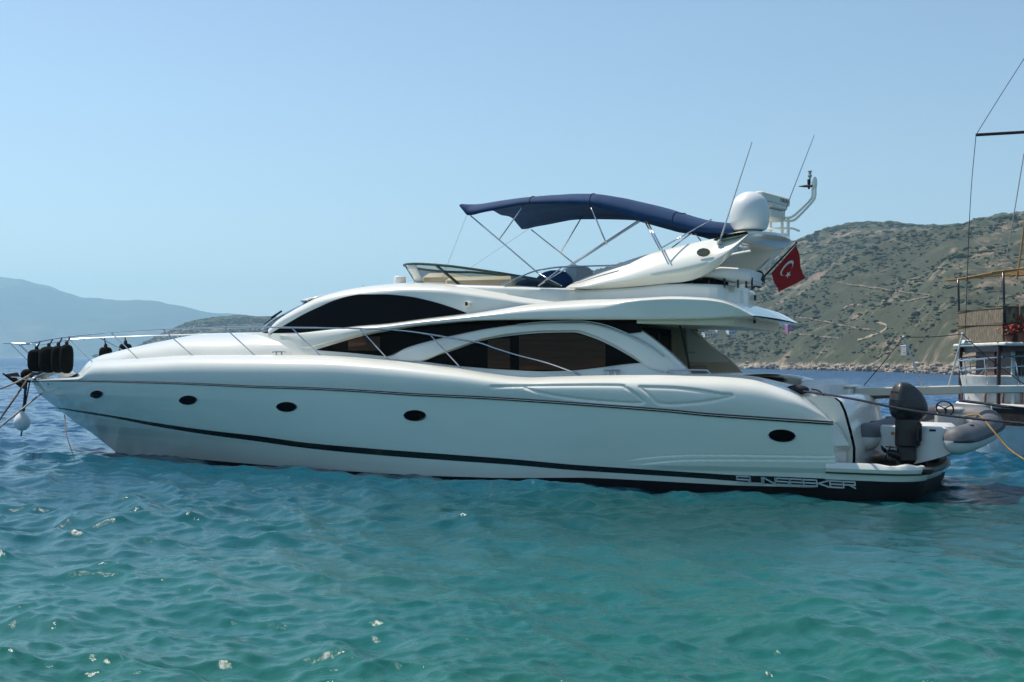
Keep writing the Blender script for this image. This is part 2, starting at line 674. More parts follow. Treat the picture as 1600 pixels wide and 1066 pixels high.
class Hill:
    """terrain from a shoreline back to a ridge; columns fan out from the viewpoint's azimuths"""

    def __init__(s, name, ridge, shore, crest, x0, x1, nc, nr, material, seed, rough, gull, power=0.85):
        s.px = np.linspace(x0, x1, nc)
        T = np.concatenate([np.linspace(0, 1, nr), np.linspace(1.03, 1.6, 14)])
        ry = pchip(ridge)(s.px)
        r, q = ray(s.px, ry)
        d0 = pchip(shore)(s.px)
        d1 = pchip(crest)(s.px)
        s.r = r
        H = np.maximum(CAM_H + q * d1, 2.0)
        s.D = d0[:, None] + (d1 - d0)[:, None] * T[None, :]
        X, Y = r[:, None] * s.D, s.D
        tt = np.clip(T, 0, 1)[None, :]
        env = np.sin(np.pi * np.clip(tt, 0, 1)) ** 0.8
        base = H[:, None] * (0.90 * tt ** power + 0.10 * np.sin(tt * math.pi / 2))
        nzv = fbm2(X, Y, seed, 5, gull, 0.52)
        Z = base + env * np.minimum(H[:, None], 200) * rough * nzv
        # stay below the crest's line of sight
        lim = CAM_H + (q[:, None] * 0.97) * s.D
        Z = np.where((T[None, :] < 1) & (Z > lim), lim - 0.15 * (Z - lim), Z)
        back = np.clip(T - 1, 0, 1)[None, :]
        Z = np.where(T[None, :] > 1, H[:, None] * (1 - back * 1.2) - 2 + 0 * X, Z)
        fine = fbm2(X, Y, seed + 3, 4, gull * 9, 0.6)
        Z += fine * np.clip(H[:, None] * 0.008, 0.3, 3.5) * np.clip(tt * 30, 0, 1)
        Z[:, 0] = -1.5
        Z[:, 1] = np.minimum(Z[:, 1], 1.2)
        s.Z = Z
        v = np.stack([X, Y, Z], -1).reshape(-1, 3)
        s.o = fast_mesh(name, v, grid_quads(nc, len(T)), material)
        s.T = T
        s.nr = nr

    def hit(s, px, py, lift=0.0):
        """where the sight line through a pixel meets this slope"""
        i = float(np.interp(px, s.px, np.arange(len(s.px))))
        a = int(min(i, len(s.px) - 2))
        w_ = i - a
        D = s.D[a] * (1 - w_) + s.D[a + 1] * w_
        Z = s.Z[a] * (1 - w_) + s.Z[a + 1] * w_
        r, q = ray(px, py)
        g = Z - (CAM_H + q * D)
        for k in range(1, s.nr):
            if g[k] >= 0:
                f = -g[k - 1] / (g[k] - g[k - 1] + 1e-9)
                f = min(max(f, 0), 1)
                d = D[k - 1] + f * (D[k] - D[k - 1])
                z = Z[k - 1] + f * (Z[k] - Z[k - 1])
                return np.array([r * d, d, z + lift])
        k = s.nr - 1
        return np.array([r * D[k], D[k], Z[k] + lift])


m_far = hill_material('far slope', (0.05, 0.075, 0.055), (0.13, 0.12, 0.09), 0.86, 0.004)
m_near = hill_material('scrub slope', (0.074, 0.078, 0.047), (0.23, 0.160, 0.118), 0.89, 0.06)
far_hill = Hill('far_hills', [(-400, 405), (-200, 415), (-60, 425), (0, 432), (30, 437), (70, 445), (110, 460), (150, 467), (200, 468.5), (240, 470), (280, 478), (320, 487), (365, 491), (430, 500), (520, 515), (620, 540), (700, 556)],
                [(-400, 6800), (700, 6800)], [(-400, 9000), (200, 8600), (700, 8200)], -400, 700, 260, 70, m_far, 21, 0.07, 0.0022)
tag(far_hill.o, 'hazy blue mountain ridge across the bay', 'hills', kind='structure')
RIDGE = [(150, 556), (200, 546), (235, 530), (255, 520), (285, 507), (310, 499), (350, 494), (385, 493), (420, 495), (500, 488), (600, 478), (700, 462), (800, 446), (900, 428), (935, 420), (1000, 403), (1100, 386), (1180, 384), (1243, 373),
         (1285, 359), (1311, 351), (1343, 346), (1380, 346), (1416, 347), (1450, 350), (1477, 350.5), (1521, 343), (1574, 334), (1600, 330), (1700, 312), (1900, 290), (2150, 300)]
near_hill = Hill('scrub_hill', RIDGE, [(150, 2100), (420, 1900), (700, 1500), (1000, 1050), (1185, 850), (1300, 700), (1400, 590), (1442, 520), (1490, 430), (1540, 420), (1620, 430), (2150, 460)],
                 [(150, 2600), (420, 2500), (800, 2300), (1250, 2000), (1600, 1900), (2150, 1900)], 150, 2150, 620, 190, m_near, 5, 0.035, 0.011)
tag(near_hill.o, 'scrub covered hillside with bare tan earth rising behind the bay', 'hill', kind='structure')

# scrub growing on the slope: thousands of bushes that nobody could count
def build_scrub():
    ico = bmesh.new()
    bmesh.ops.create_icosphere(ico, subdivisions=1, radius=1.0)
    bv = np.array([v.co[:] for v in ico.verts])
    bf = np.array([[v.index for v in f.verts] for f in ico.faces])
    ico.free()
    n = 62000
    h = near_hill
    ci = rng.uniform(0, len(h.px) - 1.01, n)
    # evenly over the slope's area as seen
    ri = (rng.uniform(0.0, 1, n) ** 1.15) * (h.nr - 6) + 4
    a, b_ = ci.astype(int), ri.astype(int)
    D, Z = h.D[a, b_], h.Z[a, b_]
    X, Y = h.r[a] * D + rng.normal(0, 1.5, n), D + rng.normal(0, 3, n)
    cl = fbm2(X, Y, 77, 4, 0.03, 0.6)
    keep = (cl + rng.normal(0, 0.5, n) > -0.35) & (Z > 3)
    X, Y, Z, D = X[keep], Y[keep], Z[keep], D[keep]
    n = len(X)
    size = rng.lognormal(0.22, 0.42, n) * np.clip(D / 1300, 0.5, 1.25)
    V = bv[None] * size[:, None, None] * np.stack([rng.uniform(0.9, 1.6, n), rng.uniform(0.9, 1.5, n), rng.uniform(0.4, 0.75, n)], -1)[:, None, :]
    V *= rng.uniform(0.75, 1.25, (n, len(bv), 1))
    V += np.stack([X, Y, Z + size * 0.25], -1)[:, None, :]
    F = bf[None] + (np.arange(n) * len(bv))[:, None, None]
    m = mat('scrub leaves', (0.066, 0.076, 0.042), 0.9, col2=(0.034, 0.044, 0.026), vscale=0.05, ior=1.2)
    o = fast_mesh('scrub', V.reshape(-1, 3), F.reshape(-1, 3), m)
    tag(o, 'dark green scrub scattered over the hillside', 'scrub', kind='stuff')
    # boulders along the shore
    n = 2600
    px = rng.uniform(160, 1700, n)
    i = np.interp(px, h.px, np.arange(len(h.px))).astype(int)
    d0 = h.D[i, 0]
    X = h.r[i] * d0
    off = np.abs(rng.normal(0, 7, n))
    Y = d0 + off
    size = rng.lognormal(-0.1, 0.5, n) * np.clip(d0 / 900, 0.5, 1.6)
    V = bv[None] * (size[:, None] * np.array([1.3, 1.2, 0.8]))[:, None, :] * rng.uniform(0.7, 1.3, (n, len(bv), 1))
    V += np.stack([X + rng.normal(0, 1, n), Y, off * 0.18 + 0.2], -1)[:, None, :]
    F = bf[None] + (np.arange(n) * len(bv))[:, None, None]
    m = mat('shore rock', (0.42, 0.34, 0.26), 0.9, col2=(0.20, 0.16, 0.12), vscale=0.3)
    o = fast_mesh('shore_rocks', V.reshape(-1, 3), F.reshape(-1, 3), m, smooth=False)
    tag(o, 'pale tan rocks lining the foot of the hill', 'rocks', kind='stuff')


build_scrub()


# the far shore's haze: one closed box of even, thin air
def build_haze():
    b = MB()
    b.box((0, 4000, 398), (24000, 19000, 802))
    m = bpy.data.materials.new('sea haze')
    m.use_nodes = True
    t = m.node_tree
    t.nodes.clear()
    o_ = t.nodes.new('ShaderNodeOutputMaterial')
    v = t.nodes.new('ShaderNodeVolumePrincipled')
    v.inputs['Color'].default_value = (0.54, 0.85, 1.0, 1)
    v.inputs['Density'].default_value = 0.00013
    v.inputs['Anisotropy'].default_value = 0.3
    t.links.new(v.outputs[0], o_.inputs['Volume'])
    o = b.build('haze', m, smooth=False)
    tag(o, 'pale blue haze over the bay', 'haze', kind='stuff')


build_haze()
# ------------------------------------------------------------------ the motor yacht
yacht = empty('motor_yacht', (YX, YY, 0), math.pi - PSI)
tag(yacht, 'large white motor yacht with navy bimini top filling the middle of the bay', 'yacht')

# half breadths (plan shapes)
def bS(u):                                    # at the rubbing strake
    u = np.asarray(u, float)
    f = np.clip((u - 10.5) / 12.5, 0, 1)
    a = np.clip((4 - u) / 4, 0, 1)
    return np.maximum(2.78 * (1 - f ** 2.5) ** 0.95 - 0.16 * a ** 2, 0.0)


def bW(s_):                                   # at the waterline, by fraction of its length
    f = np.clip((s_ - 0.42) / 0.58, 0, 1)
    a = np.clip((0.2 - s_) / 0.2, 0, 1)
    return 2.52 * (1 - f ** 1.9) + 0.09 * a


rub = pchip([(50, 596), (115, 595.5), (225, 597.5), (325, 601), (400, 604.5), (480, 607), (550, 610.3), (650, 616.7), (750, 621.3), (850, 627.5), (900, 631), (1050, 642.5), (1101, 647.5), (1200, 654.5), (1305, 661.5), (1400, 668)])
U_T = 1.72                                    # where the topsides end at the transom
_u = np.linspace(0, 23, 400)
_z = np.zeros_like(_u)
for i_, uu in enumerate(_u):                  # height of the strake along the boat
    lo_, hi_ = 45.0, 1500.0
    vv = float(bS(uu))
    for _ in range(40):
        mid = (lo_ + hi_) / 2
        if loc(mid, 600, vv)[0] > uu:
            lo_ = mid
        else:
            hi_ = mid
    _z[i_] = loc(mid, float(rub(min(max(mid, 50), 1400))), vv)[2]


def zS(u):
    return np.interp(u, _u, _z)


stem_px = [(50, 597), (60, 615), (75, 627), (92, 640), (120, 662), (140, 674), (160, 690), (184, 709), (200, 721)]
_st = np.array([loc(a, b, 0.0) for a, b in stem_px])[:, [0, 2]]
_st[:, 1] = _st[:, 1] - 0.0
Z_BOW = float(zS(23.0))


def u_stem(z):
    o_ = np.argsort(_st[:, 1])
    return np.interp(z, _st[o_, 1], _st[o_, 0])


def hull_pt(s_, t):
    """s 0..1 stern to stem, t 0 (strake) .. 1 (waterline) .. >1 below"""
    zb = Z_BOW * (1 - t)
    ue = np.where(zb > -0.15, u_stem(np.maximum(zb, -0.15)), u_stem(-0.15) - (-0.15 - zb) * 1.6)
    uu = s_ * 23
    z = zS(uu) * (1 - t)
    g = np.clip(t, 0, 1)
    g = 0.35 * g + 0.65 * g ** 1.7
    v = bS(uu) * (1 - g) + bW(s_) * g
    below = np.clip(t - 1, 0, 1)
    v = v * (1 - 0.75 * below)
    return s_ * ue, v, z


def hull_v(u, z):
    u, z = np.asarray(u, float), np.asarray(z, float)
    s_ = np.clip(u / 22, 0, 1)
    t = 0.5 + 0 * u
    for _ in range(12):
        t = 1 - z / np.maximum(zS(s_ * 23), 0.3)
        ue = u_stem(np.clip(Z_BOW * (1 - t), -0.15, None))
        s_ = np.clip(u / ue, 0, 1)
    return hull_pt(s_, t)[1]


# groove relief carved into a patch: distance in photo units to a set of lines
def seg_dist(px, py, line):
    d = np.full(px.shape, 1e9)
    for (ax, ay), (bx, by) in zip(line[:-1], line[1:]):
        l2 = (bx - ax) ** 2 + (by - ay) ** 2 + 1e-9
        t = np.clip(((px - ax) * (bx - ax) + (py - ay) * (by - ay)) / l2, 0, 1)
        d = np.minimum(d, np.hypot(px - ax - t * (bx - ax), py - ay - t * (by - ay)))
    return d


def in_poly(px, py, poly):
    c = np.zeros(px.shape, bool)
    n = len(poly)
    for i in range(n):
        (ax, ay), (bx, by) = poly[i], poly[(i + 1) % n]
        k = ((ay > py) != (by > py)) & (px < (bx - ax) * (py - ay) / (by - ay + 1e-12) + ax)
        c ^= k
    return c


def band_pts(xs, top, bot, ts, vf, off=0.0):
    """grid of points between two outlines of the photo, lying on the surface vf(u, z) (+ off)"""
    xs = np.asarray(xs, float)
    T = np.asarray(ts, float)
    PX = np.repeat(xs[:, None], len(T), 1)
    PY = top(xs)[:, None] * (1 - T) + bot(xs)[:, None] * T
    TT = np.repeat(T[None, :], len(xs), 0)

    def f(u, z):
        r_ = vf(u, z, PX, PY, TT) if vf.__code__.co_argcount == 5 else vf(u, z)
        return r_ + off
    u, v, z = locf(PX, PY, f)
    return np.stack([u, v, z], -1)


def lin(a, b, n):
    return np.linspace(a, b, n)


# ---- hull shell
spray1 = spline([(975, 720), (1005, 716), (1044, 712.5), (1101, 711), (1200, 712), (1296, 713.5)], 40).tolist()
spray2 = spline([(1005, 725), (1030, 722), (1072, 719), (1150, 718.5), (1230, 719), (1296, 719.5)], 40).tolist()


def build_hull():
    b = MB()
    ss = np.concatenate([lin(U_T / 22.6, 0.42, 420), lin(0.42, 1.0, 260)[1:]])
    tt = np.concatenate([lin(0, 1.0, 110), lin(1.03, 1.5, 8)])
    Sg, Tg = np.meshgrid(ss, tt, indexing='ij')
    u, v, z = hull_pt(Sg, Tg)
    # square the aft end, sloping aft as it goes down (the quarter's raked corner)
    # pixel of every point, for the moulded spray rails near the stern
    X, Y, Z = YX - CP * u - SP * v, YY + SP * u - CP * v, z
    r_, q_ = X / Y, (Z - CAM_H) / Y
    dx, dy = (r_ * CR + q_ * SR) * FPX, (r_ * SR - q_ * CR) * FPX
    px, py = dx + 800, dy + HY
    zone = (px > 940) & (py > 690)
    rel = np.zeros_like(v)
    d1, d2 = seg_dist(px, py, spray1), seg_dist(px, py, spray2)
    y1 = np.interp(px, [p[0] for p in spray1], [p[1] for p in spray1])
    y2 = np.interp(px, [p[0] for p in spray2], [p[1] for p in spray2])
    k = np.clip((px - 975) / 60, 0, 1)
    fade = np.clip((734 + (px - 1000) * 0.02 - py) / 8, 0, 1)
    rel += np.where(zone, k * fade * (0.022 * np.clip((py - y1) / 1.2, 0, 1) + 0.018 * np.clip((py - y2) / 1.2, 0, 1)), 0)
    rel -= np.where(zone, k * 0.012 * (np.exp(-(d1 / 1.2) ** 2) + np.exp(-(d2 / 1.2) ** 2)), 0)
    v = v + rel
    P = np.stack([u, v, z], -1)
    b.mirror_grid(P)
    # transom bulkhead and bottom closed
    e = P[0]
    b.bridge(e, 0, 4)
    h = b.build('hull', M['hullgel'], yacht, sharp=50)
    return h


hull = build_hull()

# ---- lower black stripe, boot top, strake, portholes, writing: all of them lying on the hull
stripe_t = pchip([(90, 637), (130, 642.5), (175, 649.5), (250, 662), (325, 672.5), (400, 681), (480, 692), (600, 702.5), (700, 710), (800, 717.5), (900, 726.5), (1000, 733), (1101, 739.5), (1150, 742.5), (1220, 745), (1296, 748.5), (1304, 749)])
stripe_b = pchip([(90, 638.5), (130, 645.5), (175, 653), (250, 667.5), (325, 679.5), (400, 689.5), (480, 700.5), (600, 712), (700, 719.5), (800, 726.5), (900, 735), (1000, 741.5), (1101, 748), (1150, 752), (1220, 757), (1296, 764)])
boot_t = pchip([(262, 718), (290, 722), (340, 726.5), (400, 731), (500, 736.5), (600, 741), (700, 744.5), (800, 747), (900, 746.5), (1000, 750.5), (1101, 756), (1150, 758.5), (1220, 760.5), (1296, 763), (1304, 763.2)])


def on_hull(u, z):
    return hull_v(u, z)


mb = MB()
P = band_pts(lin(90, 1150, 300), stripe_t, stripe_b, lin(0, 1, 4), on_hull, 0.006)
mb.mirror_grid(P)
P = band_pts(lin(1150, 1303, 60), stripe_t, pchip([(1150, 752), (1296, 764), (1304, 764.7)]), lin(0, 1, 4), on_hull, 0.007)
mb.mirror_grid(P)
mb.build('hull_stripe', M['black'], hull)

mb = MB()
xs_ = lin(262, 1303, 260)
Pt = band_pts(xs_, boot_t, lambda x: boot_t(x) + 1.0, [0.0], on_hull, 0.006)[:, 0]
rows = [Pt]
for k_ in (0.5, 1.0, 2.0):
    q_ = Pt.copy()
    if k_ <= 1:
        q_[:, 2] = Pt[:, 2] * (1 - k_)
        q_[:, 1] = hull_v(q_[:, 0], q_[:, 2]) + 0.006
    else:
        q_[:, 2] = -0.3
        q_[:, 1] = Pt[:, 1] - 0.1
    rows.append(q_)
B_ = np.stack(rows, 1)
tail = B_[-1:].copy()
tail[:, :, 0] = U_T - 0.004
B_ = np.concatenate([B_, tail], 0)
mb.mirror_grid(B_)
mb.build('boot_top', M['boot'], hull)


def hull_oval(px, py, a, c, tilt, name, parent):
    """an oval port set into the side: dark pane in a thin metal rim"""
    u0, v0, z0 = [float(q) for q in locf(px, py, lambda u, z: hull_v(u, z))]
    e = 0.02
    du = (float(hull_v(u0 + e, z0)) - float(hull_v(u0 - e, z0))) / (2 * e)
    dz = (float(hull_v(u0, z0 + e)) - float(hull_v(u0, z0 - e))) / (2 * e)
    Y_ = YY + SP * u0 - CP * v0
    X_ = YX - CP * u0 - SP * v0
    # how far the picture moves when going along the side, so that the port has its seen width
    xa, ya = -CP - SP * du, SP - CP * du
    ua, za = abs(a / FPX / ((xa * Y_ - X_ * ya) / Y_ ** 2)), c / FPX * Y_
    fr = MB()
    th = lin(0, 2 * math.pi, 37)[:-1]
    ct, st_ = math.cos(tilt), math.sin(tilt)

    def ring(sc, o_):
        x_, y_ = np.cos(th) * ua * sc, np.sin(th) * za * sc
        uu, zz = x_ * ct - y_ * st_, x_ * st_ + y_ * ct
        return np.stack([u0 + uu, v0 + du * uu + dz * zz + o_, z0 + zz], 1)
    fr.grid([ring(1.0, 0.0), ring(1.0, 0.014), ring(0.97, 0.018), ring(0.94, 0.014), ring(0.93, 0.006)], wrap=True)
    f = fr.build(name, M['steel'], parent)
    pn = MB()
    rr_ = ring(0.94, 0.009)
    pn.add(rr_, [tuple(range(len(rr_)))])
    pn.build('pane', M['glass'], f)
    return f


M['steel_dark'] = mat('dark port rim', (0.05, 0.05, 0.055), 0.25, metal=0.9)
for (px_, py_, a_, c_, tl) in ((151, 616.5, 11, 6, .16), (294, 625.5, 15, 7.4, .12), (448, 636, 17, 8, .06), (648.5, 649.5, 18.5, 8.8, .04), (1222, 681, 22.5, 10, -.02)):
    hull_oval(px_, py_, a_, c_, -tl, 'porthole', hull)

# strake: black rubber either side of a bright strip
mb = MB()
uu = np.concatenate([lin(U_T - 0.02, 16, 160), lin(16, 22.98, 110)[1:]])
zz, vv = zS(uu), bS(uu)
thk = np.interp(uu, [1.7, 6, 12, 18, 23], [0.034, 0.03, 0.026, 0.02, 0.014])
prof = [(0.0, 1.0), (0.6, 0.95), (0.92, 0.30), (1.0, 0.10), (1.0, -0.10), (0.92, -0.30), (0.6, -0.95), (0.0, -1.0)]
Pk = np.stack([np.stack([uu, vv + 0.035 * a * (thk / .03), zz + thk * c], 1) for a, c in prof], 1)
mb.mirror_grid(Pk[:, :4], 0)
mb.mirror_grid(Pk[:, 3:5], 1)
mb.mirror_grid(Pk[:, 4:], 0)
mb.build('rub_rail', [M['black'], M['chrome']], hull, smooth=False)

# ---- bulwark above the strake, rolling in to the deck edge
def bD(u):
    u = np.asarray(u, float)
    ins = np.interp(u, [1.0, 2.0, 4, 8, 12, 17, 20, 21.5, 23], [0.62, 0.5, 0.42, 0.42, 0.42, 0.42, 0.36, 0.25, 0.05])
    return np.maximum(bS(u) - ins, 0.02)


deck_line = pchip([(50, 594.6), (62, 593), (90, 591), (110, 590), (122, 588.5), (128, 583), (134, 573), (141, 566.5), (150, 564), (180, 562.3), (215, 560.5), (300, 555.5), (398, 555), (500, 555.5), (608, 563), (665, 569.5), (722, 576.5),
                   (762, 583), (800, 588), (830, 589.8), (862, 588.3), (895, 587), (950, 585.3), (1050, 584), (1113, 584.7), (1145, 586.3), (1173, 589.2), (1216, 601.5), (1245, 614.5), (1274, 634.5), (1290, 648), (1297, 656), (1304, 659.8)])
leafA = spline([(768, 604.5), (850, 602.6), (962, 602.2), (978, 606), (992, 615), (1005, 628.5), (985, 630), (950, 628), (890, 622), (845, 614), (820, 606)], 60).tolist()
leafB = spline([(1000, 604.5), (1050, 606), (1090, 610), (1125, 616), (1144, 618.5), (1120, 625), (1085, 630), (1034, 631.5), (1015, 618), (1000, 604.5)], 60).tolist()
shelf = spline([(757, 596.5), (800, 592.5), (830, 590), (870, 588.5)], 20).tolist()


def build_bulwark():
    b = MB()
    xs = np.concatenate([lin(50.5, 145, 95), lin(146, 740, 150), lin(743, 1150, 330), lin(1152, 1304, 130)])
    ts = np.concatenate([lin(0, 0.5, 26), lin(0.5, 1, 32)[1:]])

    def vf(u, z, PX, PY, T):
        t = 1 - T
        full = bS(u) - 0.012
        ins = full - bD(u)
        v = full - ins * (0.05 * t + 0.95 * t ** 7.0) + 0.05 * np.sin(t * math.pi) * np.clip((u - 1.7) / 2, 0, 1)
        # rounded aft corner
        aft = np.clip((PX - 1225) / 80, 0, 1)
        v = v - 0.30 * aft ** 2.2
        # moulded leaf-shaped recesses
        dA, dB = seg_dist(PX, PY, leafA), seg_dist(PX, PY, leafB)
        v = v - 0.030 * np.exp(-(dA / 2.1) ** 2) - 0.030 * np.exp(-(dB / 2.1) ** 2)
        ins_ = in_poly(PX, PY, leafA) | in_poly(PX, PY, leafB)
        v = v - np.where(ins_, 0.014, 0)
        # the aft bulwark stands proud of the side deck ahead of it
        ys = np.interp(PX, [p[0] for p in shelf], [p[1] for p in shelf])
        return v
    P = band_pts(xs, deck_line, rub, ts, vf)
    b.mirror_grid(P)
    o = b.build('bulwark', M['gel'], hull, sharp=60)
    # deck across
    d = MB()
    e = P[:, 0].copy()
    m_ = (xs < 1150)
    e = e[m_]
    e[:, 1] -= 0.01
    e[:, 2] -= 0.012
    d.bridge(e, 0.03, 10)
    d.build('deck', M['gel'], yacht)
    return P


BUL = build_bulwark()
bul_xs = np.concatenate([lin(50.5, 145, 95), lin(146, 740, 150), lin(743, 1150, 330), lin(1152, 1304, 130)])

# ---- superstructure
def vlow(u, z):
    u = np.asarray(u, float)
    base = np.interp(u, [2, 4, 8, 12, 14.5, 17, 19, 20.5, 21.2], [2.10, 2.16, 2.16, 2.08, 1.98, 1.70, 1.25, 0.7, 0.35])
    return base - 0.16 * (z - 2.3)


def vup(u, z):
    u = np.asarray(u, float)
    base = np.interp(u, [4, 8, 11, 13, 14.5, 16], [1.98, 1.98, 1.94, 1.84, 1.68, 1.5])
    return base - 0.08 * (z - 2.8)


cabin_top = pchip([(380, 521), (420, 521), (470, 520), (520, 516), (600, 508), (700, 497), (760, 492), (900, 490), (985, 494), (996, 512), (1007, 520), (1032, 539), (1052, 556.5), (1066, 570), (1078, 583)])
cabin_bot = pchip([(380, 560), (500, 562), (608, 569), (722, 583), (830, 596), (1000, 592), (1078, 589)])
arch_out = pchip([(598, 559.5), (606, 556.5), (637, 542.5), (692, 527.5), (725, 520.5), (757, 514), (810, 507), (862, 503.6), (912, 503.6), (940, 508), (975, 519.5), (1007, 534), (1032, 549.5), (1048, 562), (1058, 573), (1064, 582)])
arch_in = pchip([(598, 560), (652, 565.5), (700, 549), (757, 529.5), (800, 522), (850, 517.5), (900, 517), (925, 524), (950, 534.5), (975, 548.5), (1000, 565), (1018, 578), (1064, 586)])


def build_cabin():
    b = MB()
    xs = np.concatenate([lin(380, 990, 160), lin(992, 1078, 60)])
    def vcab(u, z, PX, PY, T):
        return vlow(u, z) - 0.75 * np.clip((470 - PX) / 90, 0, 1) ** 2
    P = band_pts(xs, cabin_top, cabin_bot, lin(0, 1, 24), vcab)
    b.mirror_grid(P)
    # inner face of the aft fin, and its edge
    fin = P[xs >= 985]
    inner = fin * np.array([1, 1, 1]) - np.array([0, 0.16, 0])
    b.mirror_grid(inner)
    b.mirror_grid(np.stack([fin[:, 0], inner[:, 0]], 1))
    o = b.build('cabin', M['gel'], yacht)
    # the arched moulding round the saloon window, proud of the side
    a = MB()
    xs = lin(600, 1063, 260)
    ts = np.concatenate([lin(0, 0.25, 8), lin(0.25, 0.8, 8)[1:], lin(0.8, 1, 8)[1:]])

    def vf(u, z, PX, PY, T):
        end = np.clip((PX - 600) / 60, 0.05, 1)
        fade = np.clip((1062 - PX) / 70, 0.0, 1)
        p = np.minimum(np.clip(T / 0.22, 0, 1), np.clip((1 - T) / 0.16, 0, 1))
        return vlow(u, z) + 0.004 + 0.085 * np.sqrt(1 - (1 - p) ** 2 + 1e-9) * end * (0.15 + 0.85 * fade)
    P = band_pts(xs, arch_out, arch_in, ts, vf)
    a.mirror_grid(P)
    a.build('window_arch', M['gel'], o)
    return o


cabin = build_cabin()

# windows of the saloon
M['tint'] = bpy.data.materials.new('brown tinted glass')
M['tint'].use_nodes = True
_t = M['tint'].node_tree
_t.nodes.clear()
_o = _t.nodes.new('ShaderNodeOutputMaterial')
_mx = _t.nodes.new('ShaderNodeMixShader')
_tr = _t.nodes.new('ShaderNodeBsdfTransparent')
_tr.inputs[0].default_value = (0.55, 0.46, 0.40, 1)
_gl = _t.nodes.new('ShaderNodeBsdfGlossy')
_gl.inputs['Roughness'].default_value = 0.03
_fr = _t.nodes.new('ShaderNodeFresnel')
_fr.inputs[0].default_value = 1.15
_t.links.new(_fr.outputs[0], _mx.inputs[0])
_t.links.new(_tr.outputs[0], _mx.inputs[1])
_t.links.new(_gl.outputs[0], _mx.inputs[2])
_t.links.new(_mx.outputs[0], _o.inputs[0])
M['lining'] = mat('dark saloon lining', (0.008, 0.007, 0.006), 0.8, ior=1.2)
M['blind'] = mat('brown pleated blind', (0.26, 0.19, 0.15), 0.9, var=0.25, vscale=2.0, stretch=(1, 1, 9))

win3_t = pchip([(657, 564), (700, 550.5), (757, 531.5), (800, 524.5), (850, 520.3), (895, 519.5), (925, 527.5), (950, 538), (975, 551.5), (1000, 566.5)])
win3_b = pchip([(657, 564.6), (712, 571.5), (800, 578.3), (850, 580.3), (900, 578.3), (937, 574.3), (970, 570), (1000, 567)])
win2_t = pchip([(494, 546.8), (520, 538.5), (560, 527), (600, 518.5), (650, 510.5), (700, 505.5), (760, 500), (850, 497.5), (950, 497.5), (1003, 498)])
win2_b = pchip([(494, 547.3), (550, 551.7), (594, 556), (606, 557), (637, 543), (692, 528), (757, 514.5), (810, 508), (862, 504.5), (912, 504.5), (940, 509), (975, 520.5), (985, 521), (1003, 519)])


def window(name, xs, top, bot, off, frame_off=None):
    b = MB()
    b.mirror_grid(band_pts(xs, top, bot, lin(0, 1, 10), vlow, off))
    return b.build(name, M['tint'], cabin)


for nm_, xs_, tp, bt in (('saloon_window', lin(657, 1000, 120), win3_t, win3_b), ('side_window', lin(494, 1003, 160), win2_t, win2_b)):
    wn = window(nm_, xs_, tp, bt, 0.034)
    lb = MB()
    lb.mirror_grid(band_pts(xs_, tp, bt, lin(0, 1, 10), vlow, 0.008))
    lb.build('lining', M['lining'], wn)
    cl = lambda x0, x1, a, c: (lin(x0, x1, 24), lambda x: np.maximum(tp(x) + 1.5, a), lambda x: np.minimum(bt(x) - 1.0, c))
    spans = [(762, 797, 529, 576), (811, 946, 519, 578)] if nm_ == 'saloon_window' else [(544, 594, 526, 548)]
    for (x0, x1, a_, c_) in spans:
        xq, tq, bq = cl(x0, x1, a_, c_)
        yy_ = lin(0, 1, 33)

        def vfold(u, z, PX, PY, T):
            return vlow(u, z) + 0.014 + 0.004 * np.abs(((PY - 500) / 14.0) % 1 - 0.5) * 2
        lb = MB()
        lb.grid(band_pts(xq, tq, bq, yy_, vfold))
        lb.build('blind', M['blind'], wn)

# upper (wheelhouse) sides
hood_top = pchip([(419, 515.5), (432, 502), (457, 485.7), (480, 473), (491, 467), (512, 460), (550, 451), (600, 444.8), (637, 442.7), (690, 444.4), (725, 448.5), (770, 455.5), (820, 464.3), (850, 469), (874, 472.6)])
win1_t = pchip([(422, 521.8), (450, 505), (475, 490.8), (500, 479), (525, 468.5), (545, 462.8), (565, 459.9), (600, 460), (637, 463), (675, 471), (700, 478.5), (729, 489)])
win1_b = pchip([(422, 522.4), (467, 520), (510, 515), (562, 509), (600, 506), (662, 498), (729, 489.8)])
hood_bot = pchip([(419, 526), (467, 525), (510, 521), (562, 515), (600, 511), (662, 503), (729, 494), (800, 484.5), (874, 476)])


def hood_v(u, z, PX, PY, T):
    d = np.maximum(PY - hood_top(PX), 0)               # distance below the crown line
    r_ = np.interp(PX, [419, 500, 560, 730, 874], [6, 11, 14, 14, 9])
    k = np.clip(1 - d / r_, 0, 1)
    ins = np.interp(PX, [419, 500, 600, 800, 874], [0.10, 0.3, 0.45, 0.40, 0.25])
    return vup(u, z) - ins * (1 - np.sqrt(1 - (k * 0.96) ** 2))


